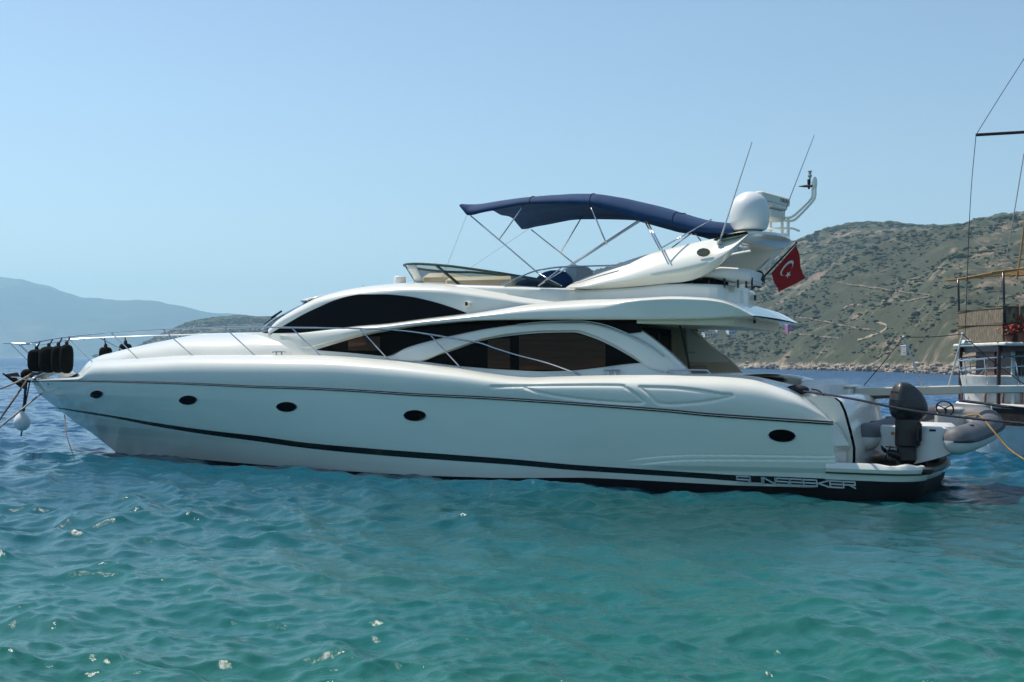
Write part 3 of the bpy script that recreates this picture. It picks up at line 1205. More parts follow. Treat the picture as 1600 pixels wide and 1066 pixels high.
def build_house():
    b = MB()
    xs = np.concatenate([lin(419, 560, 90), lin(562, 874, 130)])
    ts = np.concatenate([lin(0, 0.5, 30) ** 1.0, lin(0.5, 1, 12)[1:]])
    P = band_pts(xs, hood_top, hood_bot, ts, hood_v)
    b.mirror_grid(P)
    b.bridge(P[xs > 486, 0], 0.10, 14)
    o = b.build('wheelhouse', M['gel'], yacht)
    wb = MB()

    def wv(u, z, PX, PY, T):
        return hood_v(u, z, PX, PY, T) + 0.010
    xw = lin(422, 729, 140)
    wb.mirror_grid(band_pts(xw, win1_t, win1_b, lin(0, 1, 20), wv))
    wb.build('wheelhouse_window', M['glass'], o)
    # windscreen wrapping round the front
    pil = P[(xs <= 489), 0]
    ws = MB()
    k = np.linspace(1, -1, 25)
    Pw = np.stack([np.stack([pil[:, 0] + (0.95 - 0.25 * lin(0, 1, len(pil))) * (1 - np.abs(q) ** 2.2), pil[:, 1] * q, pil[:, 2] + 0.02 * (1 - q * q)], 1) for q in k], 1)
    ws.grid(Pw)
    ws.build('windscreen', M['glass'], o)
    # brow over the windscreen
    br = MB()
    e0 = P[(xs >= 484) & (xs <= 522), 0]
    fr_ = e0[0]
    rows_ = []
    for q in k:
        c = 1 - np.abs(q) ** 2.2
        rows_.append(np.stack([[fr_[0] + 0.80 * c + 0.06, fr_[1] * q, fr_[2] + 0.02 * c - 0.03], [fr_[0] + 0.86 * c + 0.10, fr_[1] * q, fr_[2] + 0.03 * c + 0.01],
                               [fr_[0] + 0.80 * c, fr_[1] * q, fr_[2] + 0.05 * c + 0.05], [e0[-1][0] + 0.2 * c, e0[-1][1] * q, e0[-1][2] + 0.09 * c]]))
    br.grid(np.array(rows_))
    br.build('brow', M['gel'], o, solid=-0.03)
    # wipers
    for j, (i0, i1) in enumerate(((2, 3), (2, 12), (2, 19))):
        wp = MB()
        p0, p1 = Pw[3, i1], Pw[min(20, len(pil) - 3), i1]
        off = np.array([0.04, 0.0, 0.05])
        wp.tube([p0 + off, p1 + off], 0.012, 6)
        p2 = p0 + (p1 - p0) * 0.45
        wp.tube([p2 + off + [0.02, 0, 0.02], p1 + off + [0.01, 0, 0.01]], 0.02, 6)
        wp.build('wiper', M['rubber'], o)
    return o, P, xs


house, HP, hxs = build_house()

# foredeck trunk
trunk_top = pchip([(120, 586), (128, 578), (134, 570), (140, 561), (150, 556), (180, 548.5), (220, 538.5), (260, 530), (310, 521), (360, 519.5), (400, 518), (430, 514), (520, 512)])


def build_trunk():
    b = MB()
    rows_ = []
    for px in np.concatenate([lin(122, 180, 26), lin(184, 520, 70)]):
        u0 = float(loc(px, 555, 0.9)[0])
        # crown height from the outline; the outline is met a little to port of the centreline
        wdt = max(float(np.interp(u0, [11, 14.5, 17, 19, 20.5, 21.4], [2.05, 1.95, 1.66, 1.22, 0.72, 0.36])), 0.2)
        u1, v1, zc = [float(q) for q in loc(px, float(trunk_top(px)), wdt * 0.45)]
        wd = max(float(np.interp(u1, [11, 14.5, 17, 19, 20.5, 21.4], [2.05, 1.95, 1.66, 1.22, 0.72, 0.36])), 0.2)
        zb = float(np.interp(-u1, -BUL[:, 0, 0], BUL[:, 0, 2])) - 0.08
        h_ = max(zc - zb, 0.05)
        th = lin(0, math.pi, 41)
        c, s_ = np.cos(th), np.sin(th)
        v = wd * np.sign(c) * np.abs(c) ** 0.75
        z = zb + h_ * (np.abs(s_) ** 0.80)
        rows_.append(np.stack([np.full_like(v, u1), v, z], 1))
    b.grid(np.array(rows_))
    b.build('foredeck_trunk', M['gel'], yacht)


build_trunk()

# flybridge coaming, set inboard
coam_top = pchip([(590, 448), (600, 446), (637, 443.5), (690, 443.3), (725, 444.3), (800, 446.3), (875, 449.6), (920, 451.2), (960, 450), (1000, 447.5), (1040, 443.5), (1070, 443), (1100, 443.6), (1125, 444.8), (1150, 447), (1170, 450), (1180, 455), (1186, 464), (1190, 475)])
coam_bot = pchip([(590, 462), (700, 470), (800, 480), (950, 480), (1050, 476), (1100, 476), (1150, 482), (1167, 486), (1190, 486)])


def build_fly():
    b = MB()
    xs = np.concatenate([lin(590, 1100, 140), lin(1101, 1162, 60)])

    def vf(u, z, PX, PY, T):
        base = np.interp(PX, [590, 640, 720, 900, 1108, 1121, 1129, 1138, 1148, 1156, 1162], [1.35, 1.5, 1.62, 1.74, 1.73, 1.66, 1.52, 1.22, 0.76, 0.36, 0.0])
        d = np.maximum(PY - coam_top(PX), 0)
        k = np.clip(1 - d / 7.0, 0, 1)
        return base - 0.10 * (z - 3.6) - 0.14 * (1 - np.sqrt(1 - (k * 0.97) ** 2))
    P = band_pts(xs, coam_top, coam_bot, np.concatenate([lin(0, .4, 14), lin(.4, 1, 8)[1:]]), vf)
    b.mirror_grid(P)
    # inner face and top of the coaming
    e = P[:, 0]
    i1 = e - np.array([0, 0.14, 0.0])
    i2 = i1 - np.array([0, 0.02, 0.30])
    b.mirror_grid(np.stack([e, i1, i2], 1))
    b.bridge(P[-1:, :, :].reshape(-1, 3)[:, :], 0, 8)
    b.bridge(i2, 0, 6)
    o = b.build('flybridge', M['gel'], yacht)
    return o, P, xs


fly, FP_, fxs = build_fly()

# the long brow sweeping aft into the flybridge wing
wing_top = pchip([(436, 523.3), (467, 521), (510, 516), (562, 510), (600, 507), (662, 499), (729, 491), (760, 486.6), (820, 477), (870, 471.4), (925, 468), (960, 467.3), (1000, 465.5), (1050, 463), (1100, 464.8), (1125, 468.5), (1139, 473), (1155, 481), (1167, 488), (1176, 493)])
wing_bot = pchip([(436, 524), (450, 531), (467, 544), (476, 545.5), (495, 541), (520, 534.5), (560, 523.8), (600, 515.7), (650, 508.5), (700, 504), (760, 500.3), (850, 499), (950, 499.2), (1050, 499), (1090, 498.4), (1125, 497.0), (1150, 495.0), (1168, 494.2), (1176, 494.4)])


def wing_edge(PX):
    return np.interp(PX, [436, 470, 540, 640, 760, 900, 1000, 1150, 1176], [1.83, 1.98, 2.14, 2.22, 2.28, 2.34, 2.36, 2.32, 2.20])


def build_wing():
    b = MB()
    xs = np.concatenate([lin(436, 560, 70), lin(562, 1120, 170), lin(1122, 1176, 50)])
    ts = np.concatenate([lin(0, 0.5, 22), lin(0.5, 0.9, 8)[1:], lin(0.9, 1, 6)[1:]])

    def vf(u, z, PX, PY, T):
        full = wing_edge(PX)
        start = np.interp(PX, [436, 560, 729, 800, 900, 1000, 1150, 1190, 1238], [0.03, 0.16, 0.30, 0.34, 0.38, 0.30, 0.30, 0.2, 0.0])
        soft = np.interp(PX, [436, 700, 900, 940, 975, 1000, 1238], [0.55, 0.55, 0.60, 0.5, 0.22, 0.14, 0.14])
        k = np.clip(1 - T / soft, 0, 1)
        roll = 1 - np.sqrt(1 - (k * 0.98) ** 2.0)
        low = np.clip((T - 0.88) / 0.12, 0, 1)
        return full - start * roll + 0.05 * np.clip(1 - T / 0.85, 0, 1) * np.clip((PX - 960) / 60, 0, 1) - 0.05 * low ** 2
    P = band_pts(xs, wing_top, wing_bot, ts, vf)
    b.mirror_grid(P)
    # underside and the hidden top inboard of the coaming
    m_ = xs > 560
    b.bridge(P[m_][:, -1], 0.0, 8)
    m_ = xs > 900
    b.bridge(P[m_][:, 0], 0.02, 8)
    o = b.build('flybridge_wing', M['gel'], yacht)
    # folded awning box under the aft overhang
    a = MB()
    xs2 = lin(995, 1147, 60)
    tp = lambda x: wing_bot(x) - 0.5
    bt = pchip([(995, 505.5), (1020, 506), (1075, 507.5), (1150, 509.5), (1200, 512.5), (1225, 514)])

    def av(u, z, PX, PY, T):
        return np.interp(PX, [995, 1138, 1147], [2.18, 2.14, 2.04]) + 0.012 * np.sin(T * math.pi)
    Q = band_pts(xs2, tp, bt, lin(0, 1, 8), av)
    Q = np.concatenate([Q[:, :1] + [0, 0, 0.16], Q], 1)
    a.mirror_grid(Q)
    a.bridge(Q[:, -1], 0.0, 8)
    a.bridge(Q[-1], 0, 8)
    a.build('awning_box', M['cream'], o)
    return o, P, xs


wing, WP, wxs = build_wing()
# ---- helper: a flat-ish slab following an outline, on a surface, as one thick piece
def P3(px, py, v):
    return np.array([float(q) for q in loc(px, py, v)])


def ribbon(b, pts2, width, vf, off, mi=0):
    """a stroke of constant width (in metres) drawn on the surface vf"""
    a = np.array([[float(q) for q in locf(x, y, lambda u, z: vf(u, z) + off)] for x, y in pts2])
    d = np.gradient(a, axis=0)
    d /= np.linalg.norm(d, axis=1)[:, None] + 1e-9
    n = np.stack([-d[:, 2], 0 * d[:, 0], d[:, 0]], 1)
    n /= np.linalg.norm(n, axis=1)[:, None] + 1e-9
    b.grid(np.stack([a + n * width / 2, a - n * width / 2], 1), mi)


# ---- swim platform
def plat_outline(grow=0.0, n=14):
    pts = [(1.83, 2.67 + grow), (1.6, 2.67 + grow), (0.95, 2.62 + grow)]
    for k in np.linspace(0, 1, n)[1:]:
        a = k * math.pi / 2
        pts.append((0.95 - (0.80 + grow) * math.sin(a) ** 0.9, 1.75 + (0.87 + grow) * math.cos(a) ** 0.9))
    for k in np.linspace(0, 1, 8)[1:]:
        pts.append((0.15 - grow - 0.12 * (1 - (1 - k) ** 2), 1.75 * (1 - k)))
    pts = np.array(pts)
    mir = pts[::-1][1:] * np.array([1, -1])
    return np.vstack([pts, mir])


def ring3(o2, z, inset=0.0):
    return np.column_stack([o2[:, 0] + inset, o2[:, 1] * (1 - inset * 0.08), np.full(len(o2), z)])


b = MB()
o0 = plat_outline()
b.grid([ring3(o0, 0.46), ring3(o0, 0.44), ring3(o0, 0.34, 0.02), ring3(o0, 0.33, 0.03)], 0)
b.grid([ring3(o0, 0.335, 0.03), ring3(o0, 0.2, 0.05), ring3(o0, 0.02, 0.14), ring3(o0, -0.3, 0.5)], 1)
dk = ring3(o0, 0.54)
k = len(dk)
mid = dk * np.array([1, 0, 1])
b.grid(np.stack([dk, mid], 0), 2)
b.grid([ring3(o0, 0.54), ring3(plat_outline(0.03), 0.53), ring3(plat_outline(0.03), 0.46), ring3(o0, 0.45)], 3)
plat = b.build('swim_platform', [M['hullgel'], M['boot'], M['teak'], mat('varnished teak edge', (0.22, 0.14, 0.08), 0.35, var=0.4, vscale=9)], yacht, sharp=35)

# white cushioned fender strip along the platform's side, black line below it
o1, o2_ = plat_outline(0.05), plat_outline(0.075)
kk = 3 + 9
rows_ = [ring3(plat_outline(-0.02), 0.625)[:kk], ring3(plat_outline(0.03), 0.62)[:kk], ring3(o1, 0.60)[:kk], ring3(o2_, 0.54)[:kk], ring3(o1, 0.475)[:kk], ring3(plat_outline(0.02), 0.46)[:kk]]
rows_ = [r_ + np.array([[0, 0, 0.0 + 0.02 * math.sin(i * 1.1)] for i in range(kk)]) * (1 if j < 2 else 0) for j, r_ in enumerate(rows_)]
for sg in (1, -1):
    b = MB()
    b.grid(np.stack(rows_, 1) * [1, sg, 1])
    b.build('fender_strip', M['gel'], plat)
b = MB()
b.grid([ring3(plat_outline(0.052), 0.468), ring3(plat_outline(0.066), 0.46), ring3(plat_outline(0.066), 0.445), ring3(plat_outline(0.03), 0.438)])
b.build('rubber_strip', M['black'], plat)
b = MB()
b.box(P3(1448, 735.5, 2.15) + np.array([0, 0.0, 0.0]), (0.22, 0.3, 0.10), bev=0.02)
b.build('boarding_ladder', M['rubber'], plat)


# lettering on the black stripe at the quarter: block strokes as on the boat
def side_black(u, z):
    u = np.asarray(u, float)
    k_ = np.clip((2.25 - u) / 0.25, 0, 1)
    return (hull_v(u, z) + 0.009) * (1 - k_) + 2.679 * k_


def lettering():
    GL = {'S': [[(1, 0), (0, 0), (0, .5), (1, .5), (1, 1), (0, 1)]], 'U': [[(0, 0), (0, 1), (1, 1), (1, 0)]], 'N': [[(0, 1), (0, 0), (1, 1), (1, 0)]],
          'E': [[(1, 0), (0, 0), (0, 1), (1, 1)], [(0, .5), (1, .5)]], 'K': [[(0, 0), (0, 1)], [(1, 0), (.15, .5), (1, 1)]], 'R': [[(0, 1), (0, .02)], [(0, 0), (1, 0), (1, .5), (0, .5)], [(.5, .5), (1, 1)]]}
    b = MB()
    x = 1151.0
    for ch in 'SUNSEEKER':
        wd = 18.2
        for st_ in GL[ch]:
            pts = []
            for (a, c), (a2, c2) in zip(st_[:-1], st_[1:]):
                for t in np.linspace(0, 1, 5)[:-1]:
                    pts.append((a + (a2 - a) * t, c + (c2 - c) * t))
            pts.append(st_[-1])
            pp = []
            for a, c in pts:
                X_ = x + a * wd + c * 1.0
                top_ = 744.2 + (X_ - 1150) * 0.0505
                pp.append((X_, top_ + c * 9.6))
            for q in range(len(pts) - 1):
                seg = pp[q:q + 2]
                if seg[0] != seg[1]:
                    ext = 0.9
                    dx_, dy_ = seg[1][0] - seg[0][0], seg[1][1] - seg[0][1]
                    L = math.hypot(dx_, dy_)
                    e = (0.10 + ext) / L if False else 0.9 / L
                    s0 = (seg[0][0] - dx_ * e, seg[0][1] - dy_ * e)
                    s1 = (seg[1][0] + dx_ * e, seg[1][1] + dy_ * e)
                    ribbon(b, [s0, s1], 0.027 + 0.0001 * q, side_black, 0.012 + 0.0004 * q)
        x += 20.8
    b.build('lettering', mat('silver lettering', (0.42, 0.47, 0.47), 0.35, metal=0.3), hull, smooth=False, weld=0)


lettering()

# ---- quarter and transom
b = MB()
qA = [P3(1281, 665.5, 2.60), P3(1305, 665, 2.42), P3(1310, 666, 2.30)]
qB = [P3(1301, 697, 2.58), P3(1327, 696, 2.34), P3(1329, 697, 2.22)]
qC = [P3(1296, 708, 2.58), P3(1322, 706, 2.26), P3(1323, 707, 2.18)]
qD = [P3(1293, 721, 2.60), P3(1322, 722, 2.26), P3(1323, 722.5, 2.18)]
top_ = [q + np.array([0.02, 0, 0.03]) for q in qA]
g = np.array([top_, qA, qB, qC, qD])
b.grid(g)
b.build('stern_quarter', M['gel'], hull, smooth=False)
b = MB()
b.grid(g * [1, -1, 1], flip=True)
b.build('stern_quarter', M['gel'], hull, smooth=False)
# transom face, softly bulging, with a rounded top
b = MB()
vv = np.linspace(2.14, -2.14, 41)
prof = [(2.35, 1.80), (2.0, 1.83), (1.80, 1.80), (1.70, 1.72), (1.62, 1.55), (1.52, 1.2), (1.45, 0.9), (1.45, 0.5)]
rows_ = []
for (uu, zz) in prof:
    rows_.append(np.stack([uu - 0.25 * (1 - (vv / 2.4) ** 2) + 0 * vv, vv, np.full_like(vv, zz) - 0.02 * (vv / 2.4) ** 2], 1))
b.grid(rows_)
cap_ = [(2.7, 1.80)] + prof + [(2.7, 0.5)]
for sg in (1, -1):
    b.add([(uu, sg * 2.14, zz - 0.015) for uu, zz in cap_], [tuple(range(len(cap_)))])
tr = b.build('transom', M['gel'], hull)
# inner quarter coaming beside the boarding steps
qt = pchip([(1195, 592), (1216, 597), (1240, 602.5), (1262, 610), (1283, 624), (1300, 642), (1312, 662), (1327, 694)])
b = MB()
xs_ = np.linspace(1195, 1327, 60)


def qv(u, z, PX, PY, T):
    return 2.10 - 0.10 * np.clip(1 - T / 0.5, 0, 1) ** 2


Q = band_pts(xs_, qt, lambda x: np.maximum(qt(x) + 12, 716 + 0 * x), np.linspace(0, 1, 24), qv)
qc = np.stack([Q[:, 0], Q[:, 0] - np.array([0, 0.2, 0.0]), Q[:, 0] - np.array([0, 0.42, 0.06]), Q[:, 0] - np.array([0, 0.46, 0.5])], 1)
for sg in (1, -1):
    b = MB()
    b.grid(Q * [1, sg, 1])
    b.grid(qc * [1, sg, 1])
    b.build('quarter_coaming', M['gel'], hull)
# flat coaming tops and inner walls along the cockpit
ct = BUL[(bul_xs > 1030) & (bul_xs < 1300), 0]
for sg in (1, -1):
    b = MB()
    inn = ct.copy()
    inn[:, 1] = np.minimum(1.72, ct[:, 1] - 0.2)
    low = inn.copy()
    low[:, 2] = np.minimum(1.2, inn[:, 2] - 0.1)
    mid_ = inn + [0, 0.05, 0.0]
    b.grid(np.stack([ct, mid_, inn - [0, 0, 0.03], low], 1) * [1, sg, 1])
    b.build('coaming_top', mat('cream coaming', (0.74, 0.69, 0.58), 0.35, var=0.05), hull, sharp=50)
b = MB()
b.tube(spline([P3(1268, 608, 1.98), P3(1281, 612, 1.98), P3(1294, 628, 1.99), P3(1301, 641, 2.0), P3(1300, 648, 2.02)], 24), 0.016, 6)
b.build('grab_line', M['rubber'], hull)
# cockpit: seat back, lockers, dark well, doors, floor
b = MB()
b.box(P3(1276, 608, 1.35) + np.array([0, -0.9, -0.03]), (0.55, 2.4, 0.40), bev=0.09)
b.build('cockpit_seat', M['seat'], yacht)
b = MB()
b.box(P3(1318, 618, -0.4) + np.array([0.1, -0.35, -0.06]), (0.55, 1.3, 0.42), bev=0.03)
b.box(P3(1318, 618, -0.4) + np.array([0.1, -0.35, 0.19]), (0.60, 1.36, 0.05), bev=0.02)
b.build('cockpit_locker', M['gel'], yacht)
b = MB()
b.box(P3(1205, 593, -1.2), (0.62, 0.3, 0.10), bev=0.02)
b.build('well_cover', M['black'], yacht)
b = MB()
b.box((3.9, 0, 1.15), (4.6, 4.0, 0.06))
b.build('cockpit_floor', M['teak'], yacht)
b = MB()
b.box((6.14, 0, 2.15), (0.06, 4.05, 2.0))
dr = b.build('saloon_bulkhead', M['lining'], yacht)
for v_ in (1.35, 0.45, -0.45, -1.35):
    b = MB()
    b.box((6.10, v_, 2.1), (0.03, 0.78, 1.8), bev=0.01)
    b.build('glass_door', M['glass'], dr)
for v_ in (1.85, 0.9, 0.0, -0.9, -1.85):
    b = MB()
    b.box((6.08, v_, 2.1), (0.05, 0.06, 1.85), bev=0.01)
    b.build('door_frame', M['steel_dark'], dr)
# tan moulding on the far side of the cockpit, carrying the overhang
b = MB()
fin = [(1049, 505), (1080, 507), (1084, 514), (1092, 522), (1106, 535), (1120, 546.5), (1136, 558), (1148, 569), (1156, 578), (1162, 588)]
fs = spline(fin, 40)
top_ = np.array([P3(x, y, -1.98) for x, y in fs])
bot_ = np.array([P3(min(x, 1150) - 2, 592, -1.98) for x, y in fs])
bot_[:, 2] = 1.9
b.grid(np.stack([top_ * (1 - t) + bot_ * t for t in np.linspace(0, 1, 10)], 1))
t2 = top_ - np.array([0, 0.14, 0])
b.grid(np.stack([top_, t2], 1))
b.grid(np.stack([t2 * (1 - t) + (bot_ - np.array([0, .14, 0])) * t for t in np.linspace(0, 1, 4)], 1))
b.build('cockpit_side', M['tan'], yacht)
b = MB()
b.tube(spline([P3(1062, 507, 1.5), P3(1068, 532, 1.5), P3(1074, 558, 1.5), P3(1079, 586, 1.5)], 14), 0.022, 6)
b.build('awning_pole', M['rubber'], yacht)
b = MB()
for pts in ([(1068, 551.5), (1084, 550.5), (1085, 553)], [(1080, 573), (1103, 572), (1105, 576)]):
    b.tube([P3(x, y, -1.8) for x, y in pts], 0.012, 6)
    break
b.build('grab_rail', M['steel'], yacht)
b = MB()
b.tube([P3(1080, 573, -1.8), P3(1092, 572.3, -1.8), P3(1103, 572.6, -1.8), P3(1105, 576, -1.8)], 0.012, 6)
b.build('grab_rail', M['steel'], yacht)


# ---- rails and deck fittings
def rail_v(u, z):
    return np.maximum(bD(u) - 0.06, 0.30)


rail_px = [(31, 539), (45, 536.7), (62, 533.7), (95, 527.8), (125, 524.4), (175, 520), (255, 515), (350, 512), (400, 511.2), (455, 512), (510, 512.6), (562, 513.6), (600, 514.8), (635, 517.8), (672, 522.8), (715, 530), (750, 536.3), (775, 545), (812, 556), (850, 565.5), (880, 575.5), (907, 586)]
rp = spline(rail_px, 240)
rl = np.array([[float(q) for q in locf(x, y, rail_v)] for x, y in rp])
b = MB()
pulpit = np.array([P3(30.5, 538.6, 0.29), P3(26, 537.4, 0.24), P3(12, 536.6, 0.14), P3(5, 536.6, 0.0)])
front = spline(np.vstack([pulpit[:-1], [pulpit[-1]], (pulpit[:-1] * [1, -1, 1])[::-1]]), 30)
path = np.vstack([rl[::-1], front, rl * [1, -1, 1]])
b.tube(path, 0.0165, 8)
bow_rail = b.build('bow_rail', M['steel'], yacht)
st_px = [((44, 564), (16, 536.6), 0.16), ((48, 556), (30, 539), 0.28), ((145, 566), (106, 526.8), None), ((216, 561), (174, 520.2), None), ((301, 556), (255, 515), None), ((398, 555.5), (351, 512), None), ((501, 556.5), (455, 512), None), ((609, 564), (562, 513.8), None), ((722, 577), (671.5, 522.8), None)]
for (bx, by), (tx, ty), v_ in st_px:
    vfb = (lambda u, z: np.maximum(bD(u) - 0.05, 0.2)) if v_ is None else (lambda u, z, v_=v_: v_ + 0 * u)
    vft = rail_v if v_ is None else vfb
    p0 = np.array([float(q) for q in locf(bx, by, vfb)])
    p1 = np.array([float(q) for q in locf(tx, ty, vft)])
    for sgn in (1, -1):
        s_ = np.array([1, sgn, 1])
        b = MB()
        b.tube([p0 * s_, p1 * s_], 0.0135, 8)
        b.lathe([(0.0, 0.02), (0.03, 0.018), (0.045, 0.0), (0.045, -0.03)], p0 * s_, n=12)
        b.build('stanchion', M['steel'], bow_rail)


def cleat(px, py, vf):
    p = np.array([float(q) for q in locf(px, py, vf)])
    b = MB()
    for dx in (-0.07, 0.07):
        b.lathe([(0.022, -0.03), (0.018, 0.05), (0.022, 0.07)], p + [dx, 0, 0], n=10)
    b.tube([p + [-0.17, 0, 0.075], p + [-0.08, 0, 0.085], p + [0.08, 0, 0.085], p + [0.17, 0, 0.075]], 0.018, 8)
    b.box(p + [0, 0, -0.01], (0.30, 0.09, 0.02), bev=0.005)
    b.build('cleat', M['steel'], yacht)


cleat(436, 556, lambda u, z: bD(u) - 0.10)
cleat(956, 585, lambda u, z: bD(u) - 0.10)
b = MB()
pts = [(1039, 583.8), (1043, 580), (1049, 578.2), (1100, 578.5), (1106, 580), (1110, 584.5)]
b.tube(spline([[float(q) for q in locf(x, y, lambda u, z: bD(u) - 0.07)] for x, y in pts], 40), 0.015, 8)
b.build('side_rail', M['steel'], yacht)
b = MB()
pts = [(808, 507.5), (835, 504.6), (862, 502.8), (895, 502), (920, 503), (945, 508), (975, 519), (1000, 530.5), (1020, 543), (1038, 557.5)]
b.tube(spline([[float(q) for q in locf(x, y, lambda u, z: vlow(u, z) + 0.14)] for x, y in pts], 60), 0.014, 8)
b.build('side_handrail', M['steel'], yacht)
# side lamp on the wheelhouse
p = np.array([float(q) for q in locf(733, 476, lambda u, z: vup(u, z) - 0.02)])
b = MB()
b.box(p + [0, 0.05, 0], (0.11, 0.16, 0.13), bev=0.03, mi=0)
b.box(p + [0.0, 0.135, 0.01], (0.06, 0.012, 0.08), mi=1, bev=0.004)
b.build('side_lamp', [M['gel'], M['black']], house)
# searchlight and horn on the roof
b = MB()
p = P3(625, 443, 0.6)
b.lathe([(0.0, 0.17), (0.10, 0.165), (0.135, 0.14), (0.14, 0.0), (0.13, -0.05)], p, n=20)
b.build('searchlight', M['pvc'], house)
b = MB()
p = P3(567, 449, 0.5)
b.tube([p + [0.05, 0, -0.06], p + [0.0, 0, 0.02], p + [-0.03, 0, 0.02]], 0.02, 8)
b.build('horn', M['chrome'], house)

# ---- flybridge windscreen
ft = pchip([(640, 412.6), (650, 412.4), (675, 413.6), (700, 415.7), (750, 422.3), (800, 430), (850, 439), (876, 447)])
fb = pchip([(640, 440.5), (660, 441), (720, 443.5), (800, 446.5), (876, 449.5)])
sx = np.linspace(876, 650, 60)
tv = np.interp(sx, [650, 700, 876], [1.30, 1.46, 1.60])
bv_ = np.interp(sx, [650, 700, 876], [1.12, 1.36, 1.60])
topl = np.array([P3(x, float(ft(x)), a) for x, a in zip(sx, tv)])
botl = np.array([P3(x + 14 * (876 - x) / 226, float(fb(x)) + 1.5, a) for x, a in zip(sx, bv_)])
th = np.linspace(0, math.pi / 2, 16)[1:]
ft_f = np.stack([topl[-1][0] + 0.62 * np.sin(th) ** 0.9, topl[-1][1] * np.cos(th) ** 0.75, np.full(15, topl[-1][2])], 1)
fb_f = np.stack([botl[-1][0] + 0.50 * np.sin(th) ** 0.9, botl[-1][1] * np.cos(th) ** 0.75, np.full(15, botl[-1][2])], 1)
tl, bl = np.vstack([topl, ft_f]), np.vstack([botl, fb_f])
full_t = np.vstack([tl, (tl[:-1] * [1, -1, 1])[::-1]])
full_b = np.vstack([bl, (bl[:-1] * [1, -1, 1])[::-1]])
M['screen'] = bpy.data.materials.new('clear screen')
M['screen'].use_nodes = True
_t = M['screen'].node_tree
_t.nodes.clear()
_o = _t.nodes.new('ShaderNodeOutputMaterial')
_mx = _t.nodes.new('ShaderNodeMixShader')
_tr = _t.nodes.new('ShaderNodeBsdfTransparent')
_tr.inputs[0].default_value = (0.62, 0.62, 0.57, 1)
_gl = _t.nodes.new('ShaderNodeBsdfGlossy')
_gl.inputs['Roughness'].default_value = 0.03
_fr = _t.nodes.new('ShaderNodeFresnel')
_fr.inputs[0].default_value = 1.45
_t.links.new(_fr.outputs[0], _mx.inputs[0])
_t.links.new(_tr.outputs[0], _mx.inputs[1])
_t.links.new(_gl.outputs[0], _mx.inputs[2])
_t.links.new(_mx.outputs[0], _o.inputs[0])
M['green'] = mat('dark green frame', (0.015, 0.05, 0.038), 0.35)
b = MB()
b.grid(np.stack([full_t * (1 - t) + full_b * t for t in np.linspace(0, 1, 8)], 1))
scr = b.build('fly_windscreen', M['screen'], yacht)
b = MB()
b.tube(full_t, 0.028, 8)
b.build('screen_frame', M['green'], scr)
i0 = 51
b = MB()
b.tube([tl[i0], bl[i0 - 7] + [0, 0.02, 0]], 0.03, 8)
b.build('mullion', M['green'], scr)
b = MB()
for sgn in (1, -1):
    pass
pq = [np.stack([full_t[i] * (1 - t) + full_b[i] * t + np.array([0.012, 0.012, 0.0]) for t in np.linspace(0.03, 1, 5)]) for i in range(59, 64)]
b.grid(pq)
b.build('corner_post', M['gel'], scr, solid=0.02)
b = MB()
b.box(P3(765, 443, 0.5), (1.7, 1.1, 0.24), bev=0.08)
b.build('helm_console', M['cream'], fly)
b = MB()
b.box(P3(700, 440, -0.2), (0.7, 1.4, 0.3), bev=0.1)
b.build('dashboard', M['cream'], fly)
b = MB()
b.ell(P3(868, 443, 0.9), (0.42, 0.5, 0.28), 20, 12)
b.ell(P3(845, 446, 0.9), (0.55, 0.5, 0.16), 20, 12)
b.build('helm_seat_cover', M['navy'], fly)
b = MB()
b.box(P3(905, 432, 0.5), (0.34, 0.9, 0.42), bev=0.07)
b.build('fly_seat', M['grey_seat'] if 'grey_seat' in M else mat('pale grey vinyl', (0.42, 0.43, 0.45), 0.5), fly)
b = MB()
pts = [(784, 445.5), (800, 438.5), (830, 425.5), (852, 420.5), (873, 417.6), (900, 416.4), (930, 415.6), (962, 415)]
b.tube(spline([P3(x, y, 1.66) for x, y in pts], 50), 0.016, 8)
fr_ = b.build('fly_rail', M['steel'], fly)
b = MB()
b.tube([P3(841, 447, 1.66), P3(878, 417.6, 1.66)], 0.014, 8)
b.build('rail_strut', M['steel'], fr_)

# ---- radar arch: two swept blades and a crossbeam
T_px = spline([(884, 449.5), (897, 441.5), (925, 429), (950, 418.3), (1000, 401), (1050, 387.6), (1100, 376), (1125, 371.8), (1150, 368), (1169, 365.6)], 70)
B_px = spline([(884, 450), (920, 451.8), (950, 451), (1000, 447.2), (1040, 443), (1067, 440.6), (1086, 436), (1106, 427), (1134, 404), (1169, 366.8)], 70)


def blade(b):
    ts = np.concatenate([np.linspace(0, 0.25, 7), np.linspace(0.25, 0.75, 7)[1:], np.linspace(0.75, 1, 6)[1:]])
    outer, inner = [], []
    for i in range(70):
        ro, ri = [], []
        for t in ts:
            x, y = T_px[i] * (1 - t) + B_px[i] * t
            z0 = float(loc(x, y, 1.75)[2])
            base = 1.90 - 0.20 * (z0 - 3.8)
            w_ = min(1.0, i / 10, (69 - i) / 6 + 0.15)
            k = max(1 - t / 0.62, 0)
            o_ = -0.31 * k ** 1.6 - 0.22 * max(t - 0.68, 0) / 0.32
            th_ = 0.22 * math.sin(math.pi * min(max(t, 0), 1)) ** 0.6 + 0.05
            po = P3(x, y, base + o_ * w_)
            ro.append(po)
            ri.append(po - np.array([0, th_ * (0.25 + 0.75 * w_), 0]))
        outer.append(ro)
        inner.append(ri)
    outer, inner = np.array(outer), np.array(inner)
    for sg in (1, -1):
        s_ = np.array([1, sg, 1])
        b.grid(outer * s_)
        b.grid(inner * s_)
        b.grid(np.stack([outer[:, 0], inner[:, 0]], 1) * s_)
        b.grid(np.stack([outer[:, -1], inner[:, -1]], 1) * s_)
    return outer, inner


